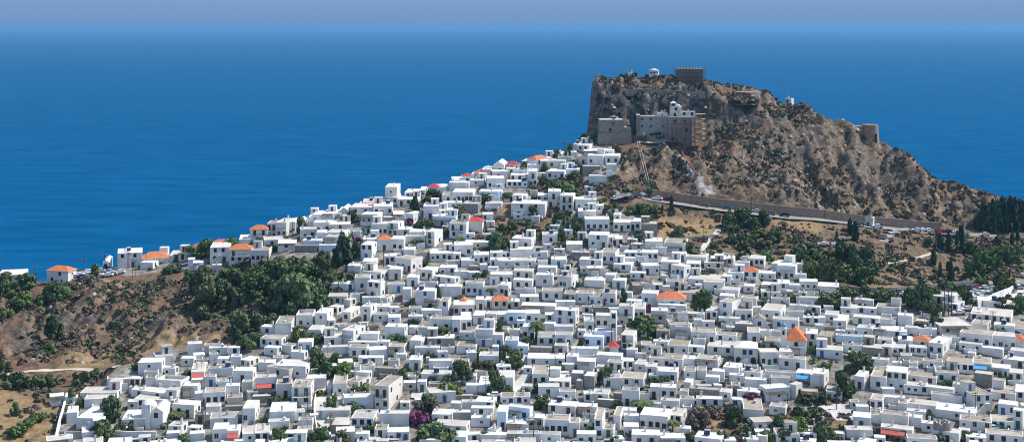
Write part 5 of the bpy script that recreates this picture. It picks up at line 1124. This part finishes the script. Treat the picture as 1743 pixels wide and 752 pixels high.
# scaffolds
def scaffold(name, px0, px1, yt, yb, D, depth, label, mat, down=1., net=None, step=2.0, plank=True):
    x = ((px0 + px1) / 2 - CX) / F * D; z = CAMZ - (yb - HY) / F * D - down; h = (yb - yt) / F * D + down; w = (px1 - px0) / F * D; e = empty(name, (x, D, z), 0.02)
    f = MB(); n = max(2, round(w / step)); m = max(2, round(h / 2.0)); rnd = random.Random(int(px0))
    for k in range(n + 1):
        q = -w / 2 + w * k / n; hh = h + rnd.uniform(-.5, .7)
        for y in (0, -depth): f.tube((q, y, 0), (q, y, hh), .07, .07, mat, 5)
        for l in range(1, m + 1): f.tube((q, -depth, h * l / m), (q, 0, h * l / m), .05, .05, mat, 4)
    for l in range(1, m + 1):
        for y in (0, -depth): f.tube((-w / 2 - .4, y, h * l / m), (w / 2 + .4, y, h * l / m), .06, .06, mat, 4)
    for k in range(0, n - 1, 2): f.tube((-w / 2 + w * k / n, -depth - .05, 0), (-w / 2 + w * (k + 2) / n, -depth - .05, h * min(1, 2 / m * 2)), .05, .05, mat, 4)
    f.obj('tube_frame', e)
    if plank:
        for l in range(1, m + 1):
            p = MB(); p.box((-w / 2, -depth + .1, h * l / m + .07), (w / 2, -.1, h * l / m + .13), M['plank']); p.obj('platform', e)
    tag(e, label, 'scaffolding', 'scaffolding on the castle rock'); return e
scaffold('scaffolding', 1136, 1182, 200, 250, 565.5, 1.3, 'reddish scaffolding wrapped round the right monastery wing', M['redsteel'], 2)
scaffold('scaffolding', 1181, 1199, 194, 232, 567, 5, 'stepped reddish scaffolding at the right end of the monastery', M['redsteel'], 3)
building('ruined_tower', 1150, 1197, 117, 144, 599, 10, 'gK0', 'big dark stone tower being restored on the castle summit', 'tower', 18, 0, 2)
scaffold('scaffolding', 1147, 1200, 115, 143, 597.5, 1.2, 'dark scaffolding in front of the restored castle tower', M['steel'], 2, step=1.5)
scaffold('scaffolding', 1249, 1282, 156, 177, 590, 6, 'open dark scaffold shelter on the castle rock, right of the tower', M['steel'], 2)
# bastion
x, y, z = P(1481, 238, 593); e = empty('bastion', (x, y, z - 5), 0); b = MB(); seg = 20
for k in range(seg):
    a0, a1 = 2 * math.pi * k / seg, 2 * math.pi * (k + 1) / seg
    for l in range(5):
        r0, r1 = 4.6 - .22 * l, 4.6 - .22 * (l + 1); z0, z1 = -4 + 3.2 * l, -4 + 3.2 * (l + 1); b.poly([(r0 * math.cos(a0), r0 * math.sin(a0), z0), (r0 * math.cos(a1), r0 * math.sin(a1), z0), (r1 * math.cos(a1), r1 * math.sin(a1), z1), (r1 * math.cos(a0), r1 * math.sin(a0), z1)], M['wall_stone'])
b.poly([(3.5 * math.cos(2 * math.pi * k / seg), 3.5 * math.sin(2 * math.pi * k / seg), 11.9) for k in range(seg)], M['wall_stone'])
b.obj('wall', e); b = MB(); b.box((-8.5, -1.5, -3), (-3.6, 3, 11.2), M['wall_stone']); b.obj('curtain_wall', e)
b = MB(); b.box((1.2, -4.3, 4), (1.9, -3.7, 8), M['pane']); b.obj('slit', e)
tag(e, 'round tan stone bastion on the right shoulder of the castle rock', 'bastion')
# builder's hoist with its lattice tower, rubbish chute
def along(p, lift): x, y, z = hit(*p, 480); return Vector((x, y, z + lift))
A, B = along((1086,249), 2.2), along((1108,334), 1.2)
e = empty('goods_hoist', tuple(B), 0); b = MB(); sideV = Vector((.45, 0, 0))
for s in (-1, 1): b.tube(A - B + sideV * s, sideV * s, .09, .09, M['concrete'], 5)
b.obj('rail', e); b = MB()
for k in range(40): q = (A - B) * (k / 39); b.tube(q - sideV, q + sideV, .05, .05, M['steel'], 4)
b.obj('tie', e); b = MB()
for k in range(1, 8): q = (A - B) * (k / 8); g = float(ground(B.x + q.x, B.y + q.y)) - B.z; b.tube((q.x, q.y, g - .5), tuple(q), .08, .08, M['steel'], 4)
b.obj('support', e); tag(e, 'pale goods hoist rails climbing the slope to the stone mansion', 'hoist')
x, y, z = hit(1104, 339); e = empty('lattice_tower', (x, y, z), 0); b = MB()
for sx_ in (-1, 1):
    for sy_ in (-1, 1): b.tube((sx_ * 1.1, sy_ * 1.1, -.3), (sx_ * .6, sy_ * .6, 7), .09, .07, M['frame_green'], 4)
for k in range(6):
    r0, r1 = 1.1 - .08 * k, 1.1 - .08 * (k + 1); z0, z1 = k * 1.16, (k + 1) * 1.16
    for s in (-1, 1): b.tube((-r0, s * r0, z0), (r1, s * r1, z1), .05, .05, M['frame_green'], 4); b.tube((r0, s * r0, z0), (-r1, s * r1, z1), .05, .05, M['frame_green'], 4); b.tube((s * r0, -r0, z0), (s * r1, r1, z1), .05, .05, M['frame_green'], 4)
b.obj('frame', e); b = MB(); b.box((-.8, -.8, 7), (.8, .8, 7.2), M['steel']); b.obj('platform', e); tag(e, 'dark green lattice tower at the foot of the goods hoist', 'tower')
pts = [along(p, 1.0) for p in ((1146,226),(1150,240),(1156,254),(1163,268),(1171,281),(1180,293),(1189,304))]; o_ = pts[0].copy(); b = MB()
for p, q in zip(pts, pts[1:]): b.tube(p - o_, q - o_, .38, .38, M['redsteel'], 8)
e = empty('rubbish_chute', tuple(o_), 0); b.obj('pipe', e); b = MB()
for p in pts[1:-1]: b.tube(p - o_ - Vector((0, 0, 2)), p - o_, .07, .07, M['steel'], 4)
b.obj('support', e); tag(e, 'red rubbish chute snaking down the slope from the scaffolding', 'chute')

# ------------------------------------------------------------------ town landmarks
x, y, z = hit(1604, 746); e = empty('windmill', (x, y, z), 0); b = MB(); seg = 22; rn_ = random.Random(3); tops = [4.3 + rn_.uniform(-.5, .7) for _ in range(seg)]
for k in range(seg):
    k2 = (k + 1) % seg; a0, a1 = 2 * math.pi * k / seg, 2 * math.pi * k2 / seg; c0, s0, c1, s1 = math.cos(a0), math.sin(a0), math.cos(a1), math.sin(a1); r, t, q = 2.5, 2.15, 1.6
    b.poly([(r*c0, r*s0, -2), (r*c1, r*s1, -2), (t*c1, t*s1, tops[k2]), (t*c0, t*s0, tops[k])], M['K']); b.poly([(t*c0, t*s0, tops[k]), (t*c1, t*s1, tops[k2]), (q*c1, q*s1, tops[k2]), (q*c0, q*s0, tops[k])], M['rubble']); b.poly([(q*c0, q*s0, tops[k]), (q*c1, q*s1, tops[k2]), (q*c1, q*s1, 2.), (q*c0, q*s0, 2.)], M['K'])
b.obj('wall', e); b = MB(); b.tube((0, 0, 1.8), (0, 0, 2.05), 1.7, 1.7, M['rubble'], 14); b.obj('floor', e); b = MB(); b.tube((-1.2, -.3, 3.6), (1.0, .5, 4.9), .14, .12, M['plank'], 6); b.tube((-.6, .6, 3.4), (.5, -.7, 4.7), .12, .1, M['plank'], 6); b.obj('beam', e)
tag(e, 'ruined round grey windmill tower without a roof near the bottom', 'windmill')
# church with tiled pyramid roof and blue domed belfry
e, w, h = building('church', 1338.5, 1371.5, 580, 601, hit(1355, 601)[1], 7, 'wW3', 'white church with orange pyramid roof and small blue dome', 'church', 21, -.06, 1.0)
for ch in list(e.children):
    if ch.name.split('.')[0] == 'roof': 
        for g in list(ch.children): bpy.data.objects.remove(g)
        bpy.data.objects.remove(ch)
b = MB(); c = [(-w/2 - .3, -.3, h + .01), (w/2 + .3, -.3, h + .01), (w/2 + .3, 7.3, h + .01), (-w/2 - .3, 7.3, h + .01)]; r1, r2 = (-.6, 3.2, h + 3.5), (-.2, 4.2, h + 3.5)
for f_ in ((c[0], c[1], r2, r1), (c[1], c[2], r2), (c[2], c[3], r1, r2), (c[3], c[0], r1)): b.poly(f_, M['ro'])
b.poly(c[::-1], M['W']); b.obj('roof', e)
b = MB(); b.box((-w/2 - 1.5, -.2, -2), (-w/2 - .02, 1.3, h + 3.4), M['W']); b.box((-w/2 - 1.62, -.32, h + 3.4), (-w/2 + .1, 1.42, h + 3.6), M['W']); bt = b.obj('belfry', e)
b = MB(); b.tube((-w/2 - .76, .55, h + 3.6), (-w/2 - .76, .55, h + 4.1), .8, .8, M['W'], 12); dome(b, (-w/2 - .76, .55, h + 4.1), .85, M['bluedome'], 12, 5, 1.0); b.tube((-w/2 - .76, .55, h + 4.9), (-w/2 - .76, .55, h + 5.6), .05, .05, M['rail'], 4); b.obj('dome', bt)
b = MB(); b.box((-w/2 - 1.1, -.24, h + 1.6), (-w/2 - .45, -.204, h + 2.9), M['pane']); b.obj('opening', bt)
# domed chapel in the lower left of the town
D_ = hit(266, 729)[1]; e, w, h = building('domed_chapel', 257, 277, 700, 729, D_, 8, 'wW1v', 'white chapel with a round dome and blue-topped bell gable', 'chapel', 31, -.25, .6)
b = MB(); b.tube((-w/2 - 1.4, 3.6, -1), (-w/2 - 1.4, 3.6, h + .6), 2.0, 2.0, M['W'], 14); b.obj('apse', e); b = MB(); dome(b, (-w/2 - 1.4, 3.6, h + .6), 2.05, M['rw'], 14, 5, .75); b.obj('dome', e)
b = MB(); b.box((-w/2 - 1.3, -.6, -1), (-w/2 - .05, .3, h + .4), M['W']); b.box((-w/2 - 1.3, -.6, h + .4), (-w/2 - 1.0, .3, h + 1.6), M['W']); b.box((-w/2 - .35, -.6, h + .4), (-w/2 - .05, .3, h + 1.6), M['W']); b.box((-w/2 - 1.36, -.66, h + 1.6), (-w/2 + .01, .36, h + 2.0), M['L']); bg_ = b.obj('bell_gable', e)
b = MB(); b.tube((-w/2 - .68, -.15, h + .85), (-w/2 - .68, -.15, h + 1.45), .26, .1, M['tank'], 10); b.obj('bell', bg_)
# house with three arches
D = hit(1270, 619)[1]; e, w, h = building('arched_house', 1250, 1289, 592, 620, D, 7.5, 'wC0', 'cream house with three dark arches and a shallow white hip roof', 'house', 22, .02, .3)
for ch in list(e.children):
    if ch.name.split('.')[0] in ('roof', 'balcony', 'window', 'door'):
        for g in list(ch.children): bpy.data.objects.remove(g)
        bpy.data.objects.remove(ch)
b = MB(); c = [(-w/2 - .2, -.2, h + .01), (w/2 + .2, -.2, h + .01), (w/2 + .2, 7.7, h + .01), (-w/2 - .2, 7.7, h + .01)]; r1, r2 = (-.8, 3.5, h + 1.3), (.8, 3.5, h + 1.3)
for f_ in ((c[0], c[1], r2, r1), (c[1], c[2], r2), (c[2], c[3], r1, r2), (c[3], c[0], r1)): b.poly(f_, M['rw'])
b.poly(c[::-1], M['W']); b.obj('roof', e)
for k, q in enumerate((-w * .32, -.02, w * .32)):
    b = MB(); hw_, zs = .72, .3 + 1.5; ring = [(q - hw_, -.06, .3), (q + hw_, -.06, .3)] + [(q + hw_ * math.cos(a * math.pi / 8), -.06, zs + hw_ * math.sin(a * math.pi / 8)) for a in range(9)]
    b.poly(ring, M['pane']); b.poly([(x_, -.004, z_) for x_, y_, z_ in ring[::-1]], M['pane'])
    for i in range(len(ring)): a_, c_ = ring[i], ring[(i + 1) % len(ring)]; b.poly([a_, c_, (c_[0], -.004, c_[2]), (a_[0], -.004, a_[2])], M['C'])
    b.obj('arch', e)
for q in (-w * .06, w * .2): o = link(bpy.data.objects.new('window', fitmesh(('window', 'blue'))), e); o.location = (q - .5, -.05, h - 1.9)
x, y, z = hit(906, 728); e = empty('parasol', (x, y, z), 0); b = MB(); b.tube((0, 0, -.2), (0, 0, 2.5), .04, .04, M['rail'], 6); b.obj('pole', e); b = MB(); b.tube((0, 0, 2.2), (0, 0, 2.85), 1.6, .05, M['frame_white'], 10); b.obj('canopy', e); tag(e, 'open white parasol on a terrace beside the light blue house', 'parasol')
for px, py in ((372, 470), (1011, 470)):
    pass

# ------------------------------------------------------------------ cars
def car_body():
    mb = MB(); m_ = M['frame_white']; prof = [(-2.05,.35),(-2.1,.75),(-1.9,.92),(-1.0,.98),(-.55,1.42),(.95,1.44),(1.55,1.0),(2.0,.92),(2.1,.6),(2.05,.35)]
    L_, R_ = [(x, -.82 if z < 1.2 else -.66, z) for x, z in prof], [(x, .82 if z < 1.2 else .66, z) for x, z in prof]
    n = len(prof); mb.poly(L_, m_); mb.poly(R_[::-1], m_)
    for i in range(n): j = (i + 1) % n; mb.poly([L_[j], L_[i], R_[i], R_[j]], m_)
    return mb
CB = car_body().mesh('car_body'); g_ = MB()
g_.poly([(1.0,-.60,1.40),(1.0,.60,1.40),(1.50,.70,1.06),(1.50,-.70,1.06)][::-1], M['pane']); g_.v = [(a + .03, b, c + .03) for a, b, c in g_.v]
n0 = len(g_.v); g_.poly([(-.60,-.60,1.40),(-.60,.60,1.40),(-.98,.70,1.04),(-.98,-.70,1.04)], M['pane']); g_.v = g_.v[:n0] + [(a - .03, b, c + .03) for a, b, c in g_.v[n0:]]
for s in (-1, 1): q = [(-.85, s * .80, 1.03), (1.4, s * .80, 1.03), (.9, s * .69, 1.38), (-.5, s * .69, 1.38)]; g_.poly(q if s < 0 else q[::-1], M['pane'])
GL = g_.mesh('car_glass'); w_ = MB(); w_.tube((0, -.1, 0), (0, .1, 0), .33, .33, M['rail'], 12); WH = w_.mesh('car_wheel')
PAINT = {'white': (.72,.72,.72), 'silver': (.40,.41,.42), 'grey': (.13,.135,.14), 'black': (.02,.02,.022), 'red': (.40,.03,.025), 'blue': (.05,.09,.17), 'pale blue': (.30,.42,.52)}
for k, c in PAINT.items(): PAINT[k] = simple('car_paint_' + k.replace(' ', '_'), c, .35)
CARS = []
def car(px, py, hd, colour, name='parked_car'):
    x, y, z = hit(px, py, 300); e = empty(name, (x, y, z + .14), R(hd)); b = CB.copy() if False else None
    o = link(bpy.data.objects.new('body', CARM[colour]), e); link(bpy.data.objects.new('glass', GL), e)
    for wx in (-1.3, 1.3):
        for wy in (-.78, .78): q = link(bpy.data.objects.new('wheel', WH), e); q.location = (wx, wy, .33)
    CARS.append((e, colour, px, py)); return e
CARM = {}
for k, mt in PAINT.items(): m2 = CB.copy(); m2.materials.clear(); m2.materials.append(mt); CARM[k] = m2
for s in """134,470,15,white 141,467,20,silver 148,465,18,white 139,474,15,black 150,470,22,white 157,468,20,grey 128,474,12,silver 146,476,14,grey 175,453,10,white 178,458,15,black 186,465,10,pale_blue 190,469,8,silver 183,471,8,white 196,463,12,grey 163,460,30,white 203,466,10,white 170,464,20,silver
1052,338,5,white 1060,338,8,silver 1070,337,10,white 1084,336,12,grey 1092,336,12,white 1119,341,-10,white 1128,341,-10,red 1138,343,-12,black 1199,352,-20,grey 1237,357,-20,blue 1287,362,-18,silver 1312,366,-18,grey 1336,369,-15,black 1464,384,-15,grey 1493,388,-15,white
1561,394,-10,white 1570,394,0,white 1580,395,5,white 1590,394,5,grey 1600,396,0,red 1612,397,10,black 1628,398,5,white 1640,399,5,silver 1676,402,0,white 1505,407,60,grey 1521,399,30,white
818,678,0,black 841,677,0,white 1632,536,10,white 1646,529,15,white 1637,498,5,white 1650,503,15,white 1658,499,20,silver 1664,506,10,white 1672,502,10,white 1682,504,-25,grey 1690,501,-25,white 1645,493,0,blue 1654,492,0,grey 1661,491,0,red 1675,493,0,white 1688,494,5,silver 1698,500,-20,white 1716,509,60,black 1724,500,55,grey 1732,493,0,silver 1742,491,0,blue 1738,505,50,white 1436,497,0,white 1530,500,5,grey 1538,504,5,white 1660,512,5,white 1670,510,5,silver 1652,516,10,white 1401,419,0,white 1418,420,5,white
1688,733,5,pale_blue""".split():
    a = s.split(','); car(float(a[0]), float(a[1]), float(a[2]), a[3].replace('_', ' '))
# ------------------------------------------------------------------ poles
POLES = []
pm = MB(); pm.tube((0, 0, -.4), (0, 0, 1), .16, .10, M['wood'], 6); PM = pm.mesh('pole'); am = MB(); am.box((-.9, -.06, -.06), (.9, .06, .06), M['wood'])
for q in (-.75, 0, .75): am.tube((q, 0, .06), (q, 0, .28), .05, .04, M['frame_white'], 5)
AM = am.mesh('crossarm')
for s in """143,459,24 178,449,20 60,466,18 225,476,36 230,470,26 218,430,16 1176,350,27 1279,364,30 1198,412,28 709,668,36 827,680,38 928,710,22 908,754,32 524,708,40 562,742,28 556,672,22 1125,678,26 1041,586,26 1123,476,24 1312,516,20 1430,502,14 1663,528,32 1570,546,26 1690,562,22 1527,556,22 1660,706,38 1424,697,32 653,454,28 498,404,24 717,350,20 961,250,18 1404,372,24 1480,672,0""".split():
    px, py, hp = [float(v) for v in s.split(',')]
    if hp == 0: continue
    x, y, z = hit(px, py, 300); hh = max(6.0, hp / F * y); e = empty('utility_pole', (x, y, z), random.Random(int(px)).uniform(-.6, .6)); o = link(bpy.data.objects.new('pole', PM), e); o.scale = (1, 1, hh)
    for q in (.95, .86): a = link(bpy.data.objects.new('crossarm', AM), e); a.location = (0, .14, hh * q)
    POLES.append((e, px, py - hp))
for px in (1608, 1614, 1620):
    x, y, z = hit(px, 537, 300); e = empty('transformer_pole', (x, y, z), .2); o = link(bpy.data.objects.new('pole', PM), e); o.scale = (1.3, 1.3, 8)
    for q in (7.7, 6.6, 5.4): a = link(bpy.data.objects.new('crossarm', AM), e); a.location = (0, .2, q)
    POLES.append((e, px, 510))
# ------------------------------------------------------------------ camera, light, air
cam = bpy.data.cameras.new('Camera'); co = link(bpy.data.objects.new('Camera', cam)); co.location = (0, 0, CAMZ); co.rotation_euler = (math.pi / 2, 0, 0)
cam.sensor_width = 36; cam.lens = F / W_IMG * 36; cam.shift_y = -(H_IMG / 2 - HY) / W_IMG; cam.shift_x = 0; cam.clip_start = 1; cam.clip_end = 200000
sc.camera = co
AZ, EL = R(73), R(51)          # compass angle from +Y towards +X, height
sd = Vector((math.sin(AZ) * math.cos(EL), math.cos(AZ) * math.cos(EL), math.sin(EL)))
sun = bpy.data.lights.new('Sun', 'SUN'); sun.energy = SUN; sun.angle = R(.53); sun.color = (1, .955, .88)
su = link(bpy.data.objects.new('Sun', sun)); su.rotation_euler = sd.to_track_quat('Z', 'Y').to_euler(); su.location = (200, 200, 600)
wd_ = bpy.data.worlds.new('World'); sc.world = wd_; wd_.use_nodes = True; nt = wd_.node_tree; bg = nt.nodes['Background']
sky = nt.nodes.new('ShaderNodeTexSky'); sky.sky_type = 'NISHITA'; sky.sun_disc = False; sky.sun_elevation = EL; sky.sun_rotation = AZ; sky.air_density = AIR; sky.dust_density = DUST; sky.ozone_density = OZONE; sky.altitude = 100

tc = nt.nodes.new('ShaderNodeTexCoord'); sxyz = nt.nodes.new('ShaderNodeSeparateXYZ'); nt.links.new(tc.outputs['Generated'], sxyz.inputs[0])
band = nt.nodes.new('ShaderNodeMapRange'); band.interpolation_type = 'SMOOTHSTEP'; band.inputs['From Min'].default_value = 0.01; band.inputs['From Max'].default_value = .16; band.inputs['To Min'].default_value = 1; band.inputs['To Max'].default_value = 0; nt.links.new(sxyz.outputs['Z'], band.inputs['Value'])
mxs = nt.nodes.new('ShaderNodeMix'); mxs.data_type = 'RGBA'; nt.links.new(band.outputs['Result'], mxs.inputs['Factor']); nt.links.new(sky.outputs['Color'], mxs.inputs['A']); 
low = nt.nodes.new('ShaderNodeMapRange'); low.inputs['From Max'].default_value = .02; nt.links.new(sxyz.outputs['Z'], low.inputs['Value'])
mxl = nt.nodes.new('ShaderNodeMix'); mxl.data_type = 'RGBA'; nt.links.new(low.outputs['Result'], mxl.inputs['Factor']); mxl.inputs['A'].default_value = (*HORIZON0, 1); mxl.inputs['B'].default_value = (*HORIZON, 1); nt.links.new(mxl.outputs['Result'], mxs.inputs['B'])   # dull summer haze low over the sea
nt.links.new(mxs.outputs['Result'], bg.inputs['Color']); bg.inputs['Strength'].default_value = SKY
hz = MB(); hz.box((-46000, -300, -9), (46000, 61000, 205), None)
hm = bpy.data.materials.new('sea_haze'); hm.use_nodes = True; hn = hm.node_tree; hn.nodes.remove(hn.nodes['Principled BSDF']); pv = hn.nodes.new('ShaderNodeVolumePrincipled')
pv.inputs['Color'].default_value = (*HAZEC, 1); pv.inputs['Density'].default_value = HAZE; pv.inputs['Anisotropy'].default_value = HAZEG
hn.links.new(pv.outputs['Volume'], hn.nodes['Material Output'].inputs['Volume'])
hz.mats = [hm]; hz.m = [0] * len(hz.f); ho = hz.obj('haze'); tag(ho, 'thin blue summer haze over the sea', 'haze', kind='stuff')
vs = sc.view_settings; vs.view_transform = 'Standard'; vs.look = 'None'; vs.exposure = EXPO; vs.gamma = 1
sc.render.engine = 'CYCLES'; sc.cycles.use_denoising = True; sc.cycles.filter_width = 1.1; sc.cycles.max_bounces = 5; sc.cycles.diffuse_bounces = 3; sc.cycles.glossy_bounces = 2; sc.cycles.volume_bounces = 0

# ------------------------------------------------------------------ labels: every thing is told apart by its look and by a landmark next to it
MARKS = [('the ruined windmill tower',1605,728),('the blue-domed church',1348,580),('the triple-arched house',1269,605),('the cream balcony block',655,675),('the long orange-roofed house',1139,508),
 ('the orange-roofed stone house',851,515),('the white parasol',906,724),('the tall palm',913,560),('the magenta bougainvillea',713,710),('the sloping concrete street',550,690),('the blue awning',1366,638),
 ('the lower red awning',1546,735),('the red pyramid roof',809,378),('the big lone tree',1460,618),('the old stone mansion',1042,225),('the white tower house',1332,462),('the ochre field',1180,390),
 ('the purple bougainvillea house',873,268),('the seaside orange roof',265,424),('the long orange-roofed terrace',418,425),('the ridge car park',155,466),('the ridge chapel',181,445),('the transformer poles',1613,520),
 ('the crowded car park',1690,503),('the umbrella pines',1690,445),('the dark pine grove',1708,368),('the road gatehouse',1479,378),('the dense gully thicket',490,510),('the dirt path',100,630),
 ('the bare rock knoll',225,643),('the grey concrete boxes',983,648),('the light blue house',880,705),('the curving footpath',1390,715),('the orange barrel roof',1568,578),('the small red roof',1046,590),
 ('the big balcony house',1113,722),('the four-storey balcony house',1068,578),('the wide gravel roof house',512,680),('the big dark pine',583,428),('the goods hoist',1098,300),('the lone cream tower',229,652),
 ('the domed chapel',264,712),('the yellow-green tree',511,570),('the town road',760,672),('the white terraced villa',145,720),('the topmost white houses',995,262),('the orange stone cottage',821,288),('the bastion',1482,225),
 ('the twin cypresses',1452,385),('the round street tree',1199,515),('the lone orange-roofed house',105,468),('the pale concrete square',1430,695),('the ridge tall house',666,325),('the ridge balcony houses',462,390)]
ORD = ['nearest', 'second', 'third', 'fourth', 'fifth', 'sixth', 'seventh', 'eighth', 'ninth', 'tenth', 'eleventh', 'twelfth', 'thirteenth', 'fourteenth', 'fifteenth', 'sixteenth', 'seventeenth', 'eighteenth', 'nineteenth', 'twentieth']
from collections import defaultdict
def assign(items):
    """items: (object or None, phrase, category, group, px, py); those without an object only take part in the counting"""
    rows = defaultdict(list)
    for it in items:
        o, ph, cat, grp, px, py = it; best = None
        for nm, mx, my in MARKS:
            dx, dy = px - mx, (py - my) * 1.6; d = math.hypot(dx, dy)
            if d > 6 and (best is None or d < best[0]): best = (d, nm, dx, dy)
        d, nm, dx, dy = best; rel = ('right of' if dx > 0 else 'left of') if abs(dx) > abs(dy) else ('downhill from' if dy > 0 else 'uphill from')
        rows[ph, nm, rel].append((d, it))
    for (ph, nm, rel), L_ in rows.items():
        L_.sort(key=lambda t: t[0])
        for k, (d, (o, _, cat, grp, px, py)) in enumerate(L_):
            if o is None: continue
            lab = f"{ph}, {rel} {nm}" if len(L_) == 1 else f"{ph}, {ORD[min(k, 19)]} {rel} {nm}"
            if len(lab.replace('-', ' ').split()) > 16: lab = lab.replace(' and blank front', '').replace('low ', '').replace('with ', '') if ' with ' in lab else lab
            tag(o, lab, cat, grp)
NUM = ['no', 'one', 'two', 'three', 'four', 'five', 'six', 'seven', 'eight', 'nine']
items = []
for f_ in HOUSES:
    st = {1: 'low', 2: 'two-storey', 3: 'three-storey', 4: 'four-storey'}[f_['storeys']]
    wl = {'W': 'white', 'L': 'pale blue', 'C': 'cream', 'G': 'grey', 'S': 'stone'}[f_['wall']]
    rf = {'w': 'white roof', 'c': 'pale roof', 'b': 'gravel roof', 'g': 'grey roof', 'p': 'walled terrace', 'k': 'pink roof', 'o': 'orange tiles', 'r': 'red roof'}[f_['roof']]
    if f_['vault']: ph, cat = f'small {wl} gabled chapel', 'chapel'
    else:
        tl = {'r': ' and red awning', 'u': ' and blue awning'}.get(f_.get('awn'), ' and balcony' if 'B' in f_['spec'][3:] and f_['storeys'] > 1 else (' and blank front' if f_['n'] == 0 else ''))
        size = 'long ' if f_['w'] > 9.5 and not tl else ('narrow ' if f_['w'] < 3.8 else '')
        cat = 'house'; tail = tl
        ph = f'{size}{st} {wl} house with {rf}{tail}'
    items.append((f_.get('obj'), ph, cat, 'flat roofed houses of the hillside town', f_['px'], f_['py']))
assign(items)
TW = {'bd': 'dark green round tree', 'bm': 'mid green tree', 'bl': 'bright green tree', 'bo': 'olive green tree', 'by': 'dry brown tree', 'bk': 'magenta bougainvillea', 'sd': 'dark bush', 'sm': 'green bush', 'sl': 'yellow-green bush', 'so': 'olive bush', 'sy': 'dry brown bush', 'sk': 'purple flowering bush',
      'cp': 'slim dark cypress', 'pp': 'dark pointed pine', 'um': 'green umbrella pine', 'mf': 'feathery palm'}
items = []
for e, code, px, py, w, h in TREES:
    s = 'large ' if w > 38 else ('small ' if w < 17 and code[0] != 'c' else ''); cat = 'shrub' if code[0] == 's' or code == 'bk' else 'tree'
    items.append((e, s + TW[code], cat, {'c': 'cypresses on the slope', 'p': 'dark pines', 'u': 'umbrella pines', 'm': 'palms in the town'}.get(code[0], 'bushes among the houses' if code[0] == 's' else 'trees between houses and on slopes'), px, py))
assign(items)
assign([(e, f'parked {c} car', 'car', 'cars parked around the town', px, py) for e, c, px, py in CARS])
assign([(e, ('brown wooden utility pole' if 'utility' in e.name else 'dark transformer pole'), 'pole', 'utility poles', px, py) for e, px, py in POLES])
